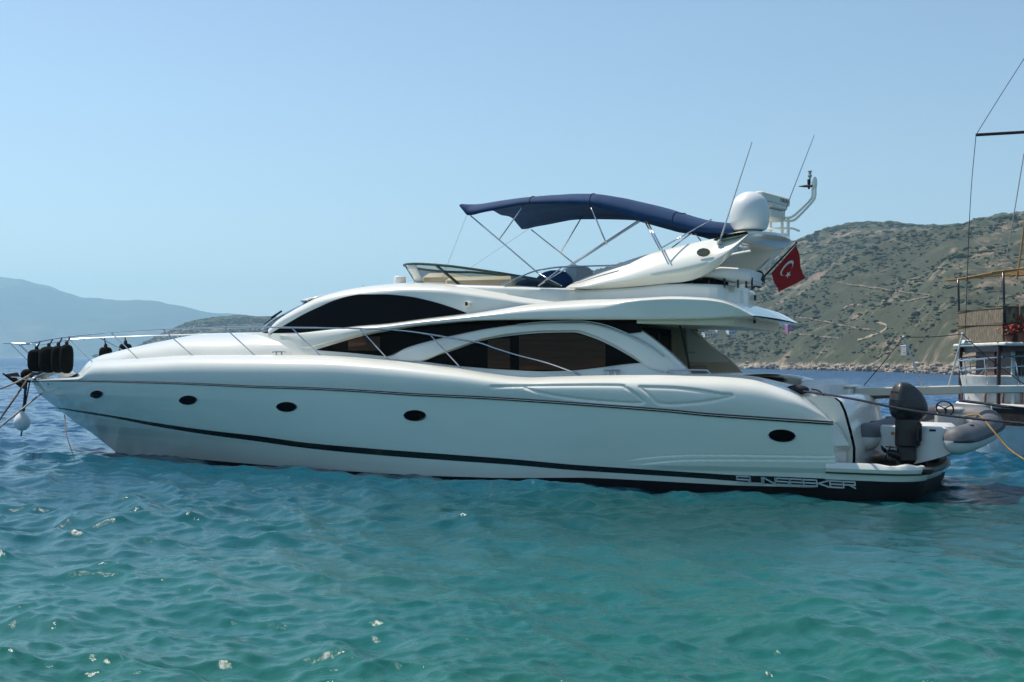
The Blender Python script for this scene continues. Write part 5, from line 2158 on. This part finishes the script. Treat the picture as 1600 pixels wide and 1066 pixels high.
# ------------------------------------------------------------------ tender on the platform
def build_tender():
    ang = math.pi - PSI - math.pi / 2 + R(-10)            # bow points to starboard and a little aft
    ctr = np.array(toW(0.48, 1.45, 0.0))
    root = empty('tender', (ctr[0], ctr[1], 0.55), ang)
    tag(root, 'grey and white rigid inflatable tender stowed across the yacht swim platform', 'dinghy')
    # local: +x towards the bow, +y to port of the tender, z up from the platform
    L, hb, r0 = 3.3, 0.83, 0.26

    def zc(x):
        return 0.50 + 0.30 * np.clip(x / L, 0, 1) ** 1.8

    side = [(x, hb) for x in np.linspace(0, L * 0.62, 16)]
    a = np.linspace(0, math.pi / 2, 16)[1:]
    side += [(L * 0.62 + 0.38 * L * math.sin(q), hb * math.cos(q) ** 0.8 if q < 1.57 else 0.0) for q in a]
    side = np.array(side)
    path = np.vstack([np.column_stack([side, [zc(x) for x in side[:, 0]]]), np.column_stack([side[::-1][1:] * [1, -1], [zc(x) for x in side[::-1][1:, 0]]])])
    cones = []
    for sg in (1, -1):
        st_ = path[0] if sg == 1 else path[-1]
        cones.append([st_ + [-0.36, 0, 0.0], st_ + [-0.34, 0, 0.0], st_ + [-0.26, 0, 0], st_ + [-0.12, 0, 0]])
    full = np.vstack([cones[0], path, cones[1][::-1]])
    rad = np.concatenate([[0.004, 0.14, 0.225, 0.257], np.full(len(path), r0), [0.257, 0.225, 0.14, 0.004]])
    # tube with grey upper and white lower halves
    b = MB()
    n = 20
    d = np.gradient(full, axis=0)
    d /= np.linalg.norm(d, axis=1)[:, None]
    rings = []
    for i in range(len(full)):
        sidev = np.cross(d[i], [0, 0, 1.0])
        sidev /= np.linalg.norm(sidev)
        up = np.cross(sidev, d[i])
        th = np.arange(n) * 2 * math.pi / n
        rings.append(full[i] + rad[i] * (np.cos(th)[:, None] * sidev + np.sin(th)[:, None] * up))
    rings = np.array(rings)
    for lo_, hi_, mi in ((0, 11, 0), (10, 21, 1)):
        idx = [k % n for k in range(lo_, hi_)]
        b.grid(rings[:, idx], mi)
    m_grey = mat('grey tube fabric', (0.13, 0.13, 0.135), 0.6, var=0.15, bump=0.1, bscale=12)
    m_white = mat('white tube fabric', (0.66, 0.66, 0.64), 0.55, var=0.1)
    tube = b.build('tube', [m_grey, m_white], root)
    for o_ in (0, 10):
        pass
    b = MB()
    out = []
    for i in range(len(full)):
        sidev = np.cross(d[i], [0, 0, 1.0])
        sidev /= np.linalg.norm(sidev)
        out.append(full[i] + sidev * (rad[i] + 0.004) * (1))
    # rubbing strake outboard on both sides (the path runs round, so outboard is one side of it)
    cen = np.array([L * 0.45, 0, 0.5])
    o1 = full + (rings[:, 0] - full) * 1.02
    o2 = full + (rings[:, 10] - full) * 1.02
    pick = o1 if np.linalg.norm(o1[6, :2] - cen[:2]) > np.linalg.norm(o2[6, :2] - cen[:2]) else o2
    b.tube(pick, 0.03, 8)
    b.build('rub_strake', mat('dark blue strake', (0.02, 0.025, 0.045), 0.6), tube)
    # hull
    b = MB()
    rows_ = []
    for x in np.linspace(-0.02, L * 0.95, 24):
        f = max(x / L, 0)
        w_ = 0.80 * (1 - f ** 2.6)
        zt, zk = zc(x) - 0.05, 0.02 + 0.55 * max(f - 0.45, 0) ** 1.6 * 1.6
        rows_.append([(x, w_, zt), (x, w_ * 0.93, zt - 0.16), (x, w_ * 0.72, zk + 0.18), (x, w_ * 0.35, zk + 0.08), (x, 0, zk), (x, -w_ * 0.35, zk + 0.08), (x, -w_ * 0.72, zk + 0.18), (x, -w_ * 0.93, zt - 0.16), (x, -w_, zt)])
    b.grid(rows_)
    t0 = np.array(rows_[0])
    b.grid(np.stack([t0, t0 * [1, 1, 0] + [0, 0, 0.62]], 0))
    b.build('hull', M['pvc'], root)
    b = MB()
    b.box((0.05, 0, 0.52), (0.10, 1.22, 0.42), bev=0.03)
    b.box((0.30, 0.47, 0.60), (0.5, 0.30, 0.16), bev=0.04)
    b.box((0.30, -0.47, 0.60), (0.5, 0.30, 0.16), bev=0.04)
    trn = b.build('transom', M['pvc'], root)
    b = MB()
    b.box((0.015, -0.36, 0.66), (0.04, 0.13, 0.05), bev=0.01)
    b.build('transom_plate', M['rubber'], trn)
    b = MB()
    b.lathe([(0.0, 0.02), (0.035, 0.02), (0.04, 0.0)], (-0.005, 0.36, 0.58), (-1, 0, 0), n=14)
    b.build('drain_cap', mat('orange cap', (0.5, 0.22, 0.02), 0.5), trn)
    b = MB()
    b.box((1.5, 0, 0.32), (2.3, 1.1, 0.04))
    b.build('floor', m_grey, root)
    b = MB()
    b.box((1.05, 0, 0.55), (0.45, 0.95, 0.42), bev=0.07)
    b.build('bench', m_white, root)
    b = MB()
    b.box((1.75, -0.22, 0.66), (0.36, 0.55, 0.62), bev=0.08)
    b.box((1.72, -0.22, 1.0), (0.30, 0.50, 0.10), bev=0.04)
    con = b.build('console', mat('pale grey console', (0.5, 0.5, 0.48), 0.45, var=0.1), root)
    b = MB()
    th = np.linspace(0, 2 * math.pi, 33)
    tilt = R(28)
    ax = np.array([math.cos(tilt), 0, math.sin(tilt)])
    cw = np.array([1.50, -0.18, 1.02])
    e1, e2 = np.array([0, 1.0, 0]), np.array([-math.sin(tilt), 0, math.cos(tilt)])
    b.tube([cw + 0.16 * (math.cos(a) * e1 + math.sin(a) * e2) for a in th], 0.016, 8, cap=False)
    for a in (0.5, 2.6, 4.7):
        b.tube([cw, cw + 0.16 * (math.cos(a) * e1 + math.sin(a) * e2)], 0.012, 6)
    b.tube([cw, cw + [0.12, 0, -0.05]], 0.025, 8)
    b.build('steering_wheel', M['rubber'], con)
    # grab handles on the tubes
    for (px_, sg) in ((0.55, 1), (1.5, 1), (0.55, -1), (1.5, -1)):
        b = MB()
        b.box((px_, sg * (hb + 0.08), zc(px_) + r0 * 0.93), (0.22, 0.06, 0.03), bev=0.01)
        b.build('handle', M['rubber'], tube)
    # outboard motor tilted a little on the transom
    b = MB()
    co = []
    for (z, x0, x1, w_) in ((0.86, -0.44, 0.12, 0.15), (0.92, -0.50, 0.18, 0.21), (1.02, -0.54, 0.20, 0.235), (1.10, -0.55, 0.19, 0.24), (1.20, -0.54, 0.15, 0.225), (1.32, -0.52, 0.06, 0.20), (1.42, -0.48, -0.06, 0.165), (1.485, -0.43, -0.18, 0.11), (1.51, -0.36, -0.26, 0.04)):
        th = np.arange(24) * 2 * math.pi / 24
        cx, rx = (x0 + x1) / 2, (x1 - x0) / 2
        co.append(np.stack([cx + rx * np.sign(np.cos(th)) * np.abs(np.cos(th)) ** 0.55, w_ * np.sign(np.sin(th)) * np.abs(np.sin(th)) ** 0.55, np.full(24, z)], 1))
    b.grid(co[:5], 1, wrap=True)
    b.grid(co[4:], 0, wrap=True)
    b.f.append(tuple(range(b.n - 24, b.n)))
    b.m.append(0)
    m_cowl = mat('graphite engine cowl', (0.03, 0.029, 0.028), 0.45, coat=0.15)
    eng = b.build('outboard_motor', [m_cowl, M['black']], root, sharp=60)
    b = MB()
    b.ell((-0.508, 0.0, 1.33), (0.014, 0.13, 0.045), 16, 8)
    b.build('air_intake', M['rubber'], eng)
    b = MB()
    b.box((-0.18, 0, 0.62), (0.50, 0.30, 0.62), bev=0.08)
    b.box((-0.20, 0, 0.28), (0.42, 0.24, 0.46), bev=0.08)
    b.box((-0.02, 0, 0.62), (0.14, 0.34, 0.36), bev=0.03)
    b.tube([(-0.05, 0.2, 0.66), (-0.1, 0.3, 0.70), (-0.05, 0.34, 0.55)], 0.02, 6)
    b.box((-0.06, 0.22, 0.56), (0.10, 0.10, 0.10), bev=0.02)
    b.build('leg', M['black'], eng)
    b = MB()
    b.tube([(-0.28, 0, 0.16), (-0.52, -0.02, 0.24), (-0.66, -0.03, 0.28)], [0.07, 0.075, 0.045], 12)
    b.box((-0.40, 0, 0.36), (0.44, 0.26, 0.02), bev=0.006)
    b.box((-0.36, 0, 0.08), (0.20, 0.02, 0.20), bev=0.006)
    b.build('gearcase', M['black'], eng)
    b = MB()
    for a in (0.3, 2.4, 4.5):
        c_, s_ = math.cos(a), math.sin(a)
        b.add([(-0.66, 0.03 * c_ - 0.03 * s_, 0.28 + 0.03 * s_ + 0.03 * c_), (-0.70, 0.17 * c_ - 0.06 * s_, 0.28 + 0.17 * s_ + 0.06 * c_), (-0.66, 0.19 * c_ + 0.02 * s_, 0.28 + 0.19 * s_ - 0.02 * c_), (-0.62, 0.12 * c_ + 0.07 * s_, 0.28 + 0.12 * s_ - 0.07 * c_), (-0.62, 0.03 * c_ + 0.03 * s_, 0.28 + 0.03 * s_ - 0.03 * c_)], [(0, 1, 2, 3, 4)])
    b.build('propeller', M['steel_dark'], eng, solid=0.012)
    eng.scale = (0.92, 0.92, 1.03)
    eng.rotation_euler = (0, 0, R(-38))
    eng.location = (-0.06, -0.07, -0.02)
    # chocks it stands on
    for x in (0.45, 1.3):
        b = MB()
        b.box((x, 0.1, 0.02), (0.12, 0.5, 0.10), bev=0.02)
        b.build('chock', M['rubber'], root)


build_tender()


# ------------------------------------------------------------------ wooden boat at the right edge
class MBX(MB):
    dx = -1.5

    def add(s, v, f, mi=0):
        MB.add(s, np.asarray(v, float).reshape(-1, 3) + [MBX.dx, 0, 0], f, mi)


def build_gulet():
    Y0 = 36.6
    GX = 12.85
    root = empty('wooden_boat', (GX, Y0, 0))
    tag(root, 'old wooden passenger boat with pale blue hull and wicker railed upper deck', 'boat')
    # local: +x forward (out of the frame), -y towards the viewer
    m_blue = mat('pale blue hull paint', (0.55, 0.68, 0.70), 0.5, var=0.15, vscale=2)
    m_brown = mat('varnished brown wood', (0.13, 0.045, 0.022), 0.4, col2=(0.22, 0.11, 0.07), vscale=3, stretch=(1, 4, 6))
    m_dkwood = mat('dark stained wood', (0.045, 0.015, 0.010), 0.4, var=0.4, vscale=5)
    m_wht = mat('chalky white paint', (0.70, 0.68, 0.63), 0.6, var=0.2, vscale=5)
    n = 40

    def plan(x, z):
        f = np.clip((x + 0.0) / 3.2, 0, 1)
        g = np.clip((x - 7) / 6.0, 0, 1)
        over = 0.35 * (1.45 - z)                       # the counter is drawn in below
        w_ = 2.25 * np.sqrt(np.clip(1 - (1 - np.clip((x - over) / 3.4, 0, 1)) ** 2, 0, 1)) * (1 - g ** 2.2)
        return w_ * (0.86 + 0.10 * z)
    xs = np.concatenate([np.linspace(0.0, 1.6, 22) ** 1.0, np.linspace(1.8, 13, 24)])

    def sheer(x):
        return 1.25 + 0.06 * np.clip((2 - x) / 2, 0, 1) + 0.9 * np.clip((x - 6) / 7, 0, 1) ** 2

    def hullrow(x, fr):
        z = sheer(x) * fr
        return z
    def strip(f0, f1, k, off=0.0):
        P = []
        for fr in np.linspace(f0, f1, k):
            z = sheer(xs) * fr
            x = xs + 0.35 * (1.45 - z) * np.clip(1 - xs / 2.0, 0, 1)
            w_ = plan(x, z) + off
            P.append(np.stack([x, -w_, z], 1))
        P = np.stack(P, 1)
        return P
    b = MB()
    for (f0, f1, mi) in ((-0.3, 0.57, 0), (0.57, 0.60, 3), (0.60, 0.86, 1), (0.86, 0.965, 2), (0.965, 1.0, 3)):
        P = strip(f0, f1, 6, 0.03 if mi == 3 else 0)
        b.grid(P, mi)
        b.grid(P * [1, -1, 1], mi)
    hl = b.build('hull', [m_blue, m_brown, m_dkwood, m_wht], root)
    b = MB()
    P = strip(1.0, 1.0, 2, 0.06)[:, 0] + [0, 0, 0.03]
    cap = np.stack([P, P + [0, 0.28, 0.0]], 1)
    rail_ = np.concatenate([P[::-1], P * [1, -1, 1]])
    b.tube(rail_, 0.10, 8, flat=0.6)
    b.build('gunwale', m_wht, root)
    b = MB()
    Pd = strip(0.85, 0.85, 2, -0.05)[:, 0]
    b.grid(np.stack([Pd, Pd * [1, -1, 1]], 1))
    b.build('deck', M['teak'], root)
    # turned rail posts and cap rail along the side
    xs_p = [0.35, 0.7, 1.1, 1.5, 1.9, 2.3, 2.7]
    for x in xs_p:
        for sg in (-1, 1):
            w_ = float(plan(np.array(x + 0.05), np.array(1.3))) - 0.05
            b = MB()
            b.tube([(x, sg * w_, 1.25), (x, sg * w_, 1.72)], 0.035, 8)
            b.build('rail_post', m_brown, root)
    b = MB()
    pr = np.array([(x, -float(plan(np.array(x + 0.05), np.array(1.3))) + 0.05, 1.76) for x in np.linspace(0.2, 6, 30)])
    b.tube(np.concatenate([pr[::-1], pr * [1, -1, 1]]), 0.05, 8, flat=0.6)
    b.build('cap_rail', m_wht, root)
    # curved seat backs and coaming round the stern
    b = MB()
    th = np.linspace(math.pi * 0.5, math.pi * 1.5, 26)
    out = []
    for (r_, z) in ((1.45, 1.25), (1.62, 1.95), (1.66, 2.12), (1.50, 2.16), (1.25, 2.12), (1.1, 1.85), (1.05, 1.5)):
        out.append(np.stack([1.65 + r_ * 0.95 * np.cos(th), r_ * np.sin(th) * 1.05, np.full(26, z)], 1))
    b.grid(out)
    b.build('stern_bench', m_wht, root)
    b = MB()
    b.grid(np.array(out[4:6]) + np.array([0.06, 0, 0.0]))
    b.build('bench_cushion', M['lining'], root)
    b = MB()
    hr = np.stack([1.75 + 1.72 * np.cos(th), 1.8 * np.sin(th), np.interp(th, [th[0], math.pi, th[-1]], [2.75, 2.55, 2.75])], 1)
    b.tube(hr, 0.025, 8)
    b.tube(hr + [0, 0, -0.28], 0.018, 8)
    sr = b.build('stern_rail', M['steel'], root)
    for k in range(1, 25, 4):
        b = MB()
        b.tube([hr[k], hr[k] * [1, 1, 0] + [0.1, 0, 1.9]], 0.02, 8)
        b.build('rail_stanchion', M['steel'], sr)
    # deckhouse
    b = MBX()
    b.box((4.2, 0, 2.05), (3.6, 2.7, 1.9))
    dh = b.build('deckhouse', m_dkwood, root, smooth=False)
    for (x, y, w_, h_, z, kind) in ((2.85, -1.36, 0.42, 1.3, 2.15, 'door'), (3.55, -1.36, 0.6, 0.8, 2.35, 'window'), (4.45, -1.36, 0.6, 0.8, 2.35, 'window')):
        b = MBX()
        b.box((x, y - 0.012, z), (w_, 0.03, h_), bev=0.01)
        f = b.build(kind, m_wht if kind == 'window' else m_brown, dh)
        b = MBX()
        b.box((x, y - 0.03, z + (0.2 if kind == 'door' else 0)), (w_ * 0.78, 0.02, h_ * (0.5 if kind == 'door' else 0.82)))
        b.build('pane', mat('dusty pane', (0.10, 0.12, 0.13), 0.1), f)
    b = MBX()
    b.box((2.38, 0.2, 2.1), (0.03, 0.8, 1.5), bev=0.01)
    b.build('door', m_brown, dh)
    for (x, y) in ((2.0, -1.5), (2.0, 1.5), (2.42, -1.42)):
        b = MBX()
        b.box((x, y, 2.2), (0.09, 0.09, 1.75), bev=0.01)
        b.build('post', m_wht if x > 2.2 else m_dkwood, dh)
    b = MBX()
    MBX.dx = -1.05
    b.box((4.0, 0, 3.02), (5.0, 4.1, 0.10), bev=0.03, mi=0)
    b.box((4.0, 0, 2.90), (4.8, 3.4, 0.16), mi=1)
    b.build('upper_deck', [m_wht, m_dkwood], root)
    # wicker panels round the upper deck, dark posts, slatted awning
    m_wick = mat('woven wicker', (0.25, 0.20, 0.13), 0.9, col2=(0.10, 0.075, 0.05), vscale=14, stretch=(1.0, 1.0, 0.35), bump=0.8, bscale=30)
    b = MBX()
    for (c, s_) in (((4.0, -1.72, 3.55), (4.9, 0.05, 0.92)), ((4.0, 1.72, 3.55), (4.9, 0.05, 0.92)), ((1.58, 0, 3.55), (0.05, 3.4, 0.92))):
        b.box(c, s_)
    b.build('wicker_panel', m_wick, root, smooth=False)
    b = MBX()
    for z in (4.03, 3.58):
        b.tube([(6.4, -1.76, z), (1.54, -1.76, z), (1.54, 1.76, z), (6.4, 1.76, z)], 0.03, 8)
    up_r = b.build('upper_rail', M['rope'], root)
    for (x, y) in ((1.54, -1.76), (1.54, 1.76), (2.0, -1.77), (2.42, -1.77), (3.6, -1.77), (4.8, -1.77), (3.0, 1.77), (4.8, 1.77)):
        b = MBX()
        tall = (x, y) in ((1.54, -1.76), (1.54, 1.76), (2.42, -1.77), (4.8, -1.77), (4.8, 1.77))
        b.tube([(x + (0.08 if tall else 0), y, 3.05), (x, y, 5.0 if tall else 4.05)], 0.035, 8)
        b.build('upper_post', M['steel_dark'] if tall else M['rope'], root)
    b = MBX()
    b.tube([(1.2, -1.8, 4.96), (2.5, -1.8, 5.12), (5, -1.8, 5.2)], 0.03, 8)
    b.tube([(1.2, 1.8, 4.96), (2.5, 1.8, 5.12), (5, 1.8, 5.2)], 0.03, 8)
    for x in np.linspace(1.6, 5, 14):
        z = float(np.interp(x, [1.2, 2.5, 5], [4.98, 5.14, 5.22]))
        b.box((x, 0, z), (0.10, 3.6, 0.03))
    b.build('slat_awning', mat('bamboo slats', (0.40, 0.24, 0.09), 0.8, var=0.3), root, smooth=False)
    # mast, yard, rigging
    mx_ = 6.2
    b = MB()
    b.tube([(mx_, 0, 1.0), (mx_, 0, 13.5)], [0.12, 0.07], 12)
    mst = b.build('mast', m_brown, root)
    yl = np.array(at(1525, 211, Y0)) - [GX, Y0, 0]
    yr = np.array(at(1602, 206.5, Y0)) - [GX, Y0, 0]
    b = MB()
    b.tube([yl, yr, yl + (yr - yl) * 3.4], 0.045, 8)
    b.build('yard', m_dkwood, mst)
    def rig(pts, r_, m_):
        b = MB()
        b.tube(spline(pts, 40), r_, 6)
        b.build('rigging_line', m_, mst)
    A_ = lambda x, y, Y_=Y0: np.array(at(x, y, Y_)) - [GX, Y0, 0]
    rig([yl, A_(1562, 151.5), A_(1600, 92), A_(1660, -2)], 0.010, M['ropeb'])
    rig([yl, A_(1516, 320), A_(1508, 524)], 0.010, M['ropeb'])
    rig([A_(1600, 240), A_(1580, 360), A_(1556, 492), A_(1554, 520)], 0.014, M['ropew'])
    rig([A_(1604, 320), A_(1597, 380), A_(1589, 436)], 0.03, mat('ochre rope', (0.30, 0.19, 0.08), 0.9))
    rig([A_(1510, 632), A_(1520, 600), A_(1540, 575), A_(1556, 545)], 0.012, M['ropew'])
    # flower pots on the upper deck edge
    return root


gulet = build_gulet()


def flower_pot(x, y, z, label, s_):
    root = empty('flower_pot', (12.85 + x, 36.6 + y, z))
    tag(root, label, 'flower pot', 'red flower pots on the wooden boat')
    b = MB()
    b.lathe([(0.0, 0), (0.08 * s_, 0), (0.11 * s_, 0.16 * s_), (0.12 * s_, 0.17 * s_), (0.10 * s_, 0.17 * s_), (0.09 * s_, 0.15 * s_), (0, 0.15 * s_)], n=16)
    b.build('pot', mat('terracotta', (0.28, 0.10, 0.06), 0.8), root)
    b = MB()
    for _ in range(60):
        p = np.array([random.gauss(0, 0.12), random.gauss(0, 0.10), random.uniform(0.18, 0.50)]) * s_
        q = np.array([random.gauss(0, 1), random.gauss(0, 1), random.gauss(0, 1)])
        q /= np.linalg.norm(q)
        e1 = np.cross(q, [0.3, 0.2, 0.9])
        e1 /= np.linalg.norm(e1)
        e2 = np.cross(q, e1)
        k = 0.045 * s_
        b.add([p + e1 * k, p + e2 * k, p - e1 * k, p - e2 * k], [(0, 1, 2, 3)], 0 if random.random() < 0.6 else 1)
    b.build('flowers', [mat('red petals', (0.5, 0.05, 0.04), 0.7), mat('green leaves', (0.06, 0.09, 0.03), 0.7)], root, smooth=False, weld=0)


flower_pot(0.98, -1.88, 3.07, 'big red flowers in a pot on the edge of the wicker railed deck', 1.5)
flower_pot(0.62, -1.88, 3.07, 'smaller red flower pot at the corner of the wicker railed deck', 1.0)
# white fender hanging on the wooden boat's side
c = np.array(at(1552, 682, 34.8))
root = empty('fender', (c[0], c[1], c[2] - 0.45))
tag(root, 'long white fender hanging against the pale blue boat hull', 'fender')
b = MB()
b.lathe([(0, 0), (0.05, 0.01), (0.08, 0.08), (0.15, 0.2), (0.17, 0.35), (0.17, 0.65), (0.14, 0.82), (0.07, 0.92), (0.05, 0.98), (0, 1.0)], n=18)
b.build('body', M['pvc'], root)
b = MB()
b.tube([(0, 0, 0.95), (0.02, 0.25, 1.3)], 0.015, 6)
b.build('lanyard', M['ropew'], root)
# gull
g = np.array(at(1508, 539, 30.0))
root = empty('gull', tuple(g))
tag(root, 'small white gull flying above the gangway near the boat rigging', 'bird')
b = MB()
b.tube([(-0.16, 0, 0), (-0.08, 0, 0.02), (0.05, 0, 0.03), (0.14, 0, 0.02), (0.17, 0, 0.01)], [0.012, 0.035, 0.04, 0.025, 0.008], 8)
for sg in (1, -1):
    b.add([(-0.04, 0.02 * sg, 0.04), (0.05, 0.02 * sg, 0.04), (0.07, 0.16 * sg, 0.12), (0.0, 0.34 * sg, 0.08), (-0.05, 0.16 * sg, 0.11)], [(0, 1, 2, 4), (2, 3, 4)])
b.build('body', M['pvc'], root, weld=0)
# ------------------------------------------------------------------ tracks, houses, masts on the hillside
m_trail = mat('worn earth track', (0.20, 0.145, 0.105), 0.95, col2=(0.12, 0.09, 0.065), vscale=0.12)
m_track = mat('dusty track', (0.33, 0.25, 0.175), 0.95, col2=(0.19, 0.15, 0.10), vscale=0.12)


def track(name, pts, wpx, label, m_=None):
    p = spline(pts, 14 * len(pts))
    ph = random.uniform(0, 9)
    wpx0 = wpx
    L, Rr = [], []
    b = MB()
    rows_ = []
    for x, y in p:
        wpx = wpx0 * (0.62 + 0.28 * math.sin(x * 0.31 + ph) + 0.18 * math.sin(x * 0.83 + 2 * ph))
        y = y + 0.5 * math.sin(x * 0.21 + ph)
        c = near_hill.hit(x, y, 0.6)
        wm = wpx * c[1] / FPX
        # lay across the slope: upper and lower edge along the line of sight
        lo_ = near_hill.hit(x, y + wpx / 2, 0.7)
        hi_ = near_hill.hit(x, y - wpx / 2, 0.7)
        rows_.append([hi_ + [0, 0, 0.4], c + [0, 0, 0.7], lo_ + [0, 0, 0.4]])
    b.grid(rows_)
    o = b.build(name, m_ or m_track, smooth=True)
    tag(o, label, 'track', kind='structure')


track('dirt_track', [(1340, 534), (1364, 527), (1376, 521.5), (1384, 516), (1385, 511.5), (1378, 508), (1369, 506.5)], 4.2, 'pale winding track low on the hillside')
track('dirt_track', [(1316, 485), (1322, 481.5), (1330, 479.5), (1343, 478.5)], 2.4, 'short pale track halfway up the hill')
track('dirt_track', [(1306, 443), (1330, 447), (1364, 451.5), (1390, 456), (1416, 459.5), (1440, 462.5), (1453, 464), (1440, 469), (1408, 474)], 2.6, 'long tan track zigzagging across the hill', m_trail)
track('dirt_track', [(1243, 497), (1262, 500), (1285, 504), (1316, 511), (1348, 517), (1366, 518)], 2.8, 'tan track sloping down behind the flag', m_trail)
track('dirt_track', [(1130, 514), (1160, 515), (1200, 517), (1245, 523.5), (1285, 529), (1310, 531)], 2.8, 'lowest tan track above the shore', m_trail)


def house(px, py, wpx, hpx, col, label, roof='flat', storeys=2, group='white houses on the far slope'):
    base = near_hill.hit(px, py, -0.5)
    k = base[1] / FPX
    w_, h_ = wpx * k, hpx * k
    d_ = w_ * 0.8
    root = empty('house', tuple(base + [0, d_ / 2, 0]), random.uniform(-0.25, 0.25))
    tag(root, label, 'house', group)
    b = MB()
    b.box((0, 0, h_ / 2 - 1.5), (w_, d_, h_ + 3))
    b.build('wall', mat('house wall', col, 0.8), root, smooth=False)
    b = MB()
    if roof == 'flat':
        b.box((0, 0, h_ + 0.15), (w_ * 1.05, d_ * 1.05, 0.5))
        m_ = mat('pale roof', (0.6, 0.58, 0.54), 0.8)
    else:
        x, y = w_ * 0.55, d_ * 0.55
        b.add([(-x, -y, h_), (x, -y, h_), (x, y, h_), (-x, y, h_), (-x * .5, 0, h_ + d_ * 0.28), (x * .5, 0, h_ + d_ * 0.28)], [(0, 1, 5, 4), (1, 2, 5), (2, 3, 4, 5), (3, 0, 4), (3, 2, 1, 0)])
        m_ = mat('tiled roof', (0.42, 0.22, 0.14), 0.8)
    b.build('roof', m_, root, smooth=False)
    nwin = max(2, int(wpx / 4))
    for s_ in range(storeys):
        for i in range(nwin):
            b = MB()
            b.box(((i + 0.5) / nwin * w_ - w_ / 2, -d_ / 2 - 0.06, (s_ + 0.55) / storeys * h_), (w_ / nwin * 0.5, 0.3, h_ / storeys * 0.5))
            b.build('window', M['house_glass'], root, smooth=False)


M['house_glass'] = mat('dark house window', (0.05, 0.06, 0.075), 0.2)
wh = (0.68, 0.66, 0.62)
house(1090, 518, 6, 6, wh, 'leftmost white house visible under the yacht overhang')
house(1099, 519, 6, 6, wh, 'small white house second from the tan cockpit side')
house(1112, 518.5, 8, 5.5, (0.62, 0.63, 0.66), 'grey white flat roofed house in the middle of the upper row')
house(1123, 519, 7, 6, wh, 'white house above the long cream terrace building')
house(1113, 526, 26, 6.5, (0.66, 0.58, 0.46), 'long cream building with a row of openings below the white houses', storeys=1)
house(1144, 521, 14, 7, (0.46, 0.54, 0.64), 'blue grey flat roofed house at the right of the row')
house(1147, 527, 9, 5, (0.62, 0.62, 0.62), 'white framed house below the blue grey one', storeys=1)
house(1125, 531.5, 17, 3.0, (0.66, 0.62, 0.5), 'low cream wall building nearest the shore', storeys=1)
house(1237, 518, 15, 11, (0.34, 0.08, 0.26), 'magenta square building by the track behind the wing tip', storeys=2)
house(1425, 544, 22, 5, (0.30, 0.29, 0.27), 'long low grey building beside the lower track', storeys=1)
house(1229, 504, 6, 4, wh, 'tiny white hut beside the magenta building', storeys=1)

for (px_, py0, h_, lab) in ((1225, 492, 27, 'thin lattice mast on the hill, left of the pair above the magenta building'), (1239, 502, 30, 'thin lattice mast on the hill, right of the pair above the magenta building'), (1254, 524, 14, 'thin utility pole right of the magenta building'), (1302, 530, 14, 'thin utility pole beside the lower track, left one'), (1314, 530, 12, 'thin utility pole beside the lower track, right one')):
    p = near_hill.hit(px_, py0, -0.5)
    k = p[1] / FPX
    b = MB()
    b.tube([(0, 0, 0), (0, 0, h_ * k)], [0.35, 0.2], 6)
    for z in (0.78, 0.9):
        b.box((0, 0, h_ * k * z), (2.4, 0.25, 0.25))
    o = b.build('utility_pole', mat('grey pole', (0.35, 0.35, 0.35), 0.7), smooth=False)
    o.location = tuple(p)
    tag(o, lab, 'pole', 'poles standing on the hillside')
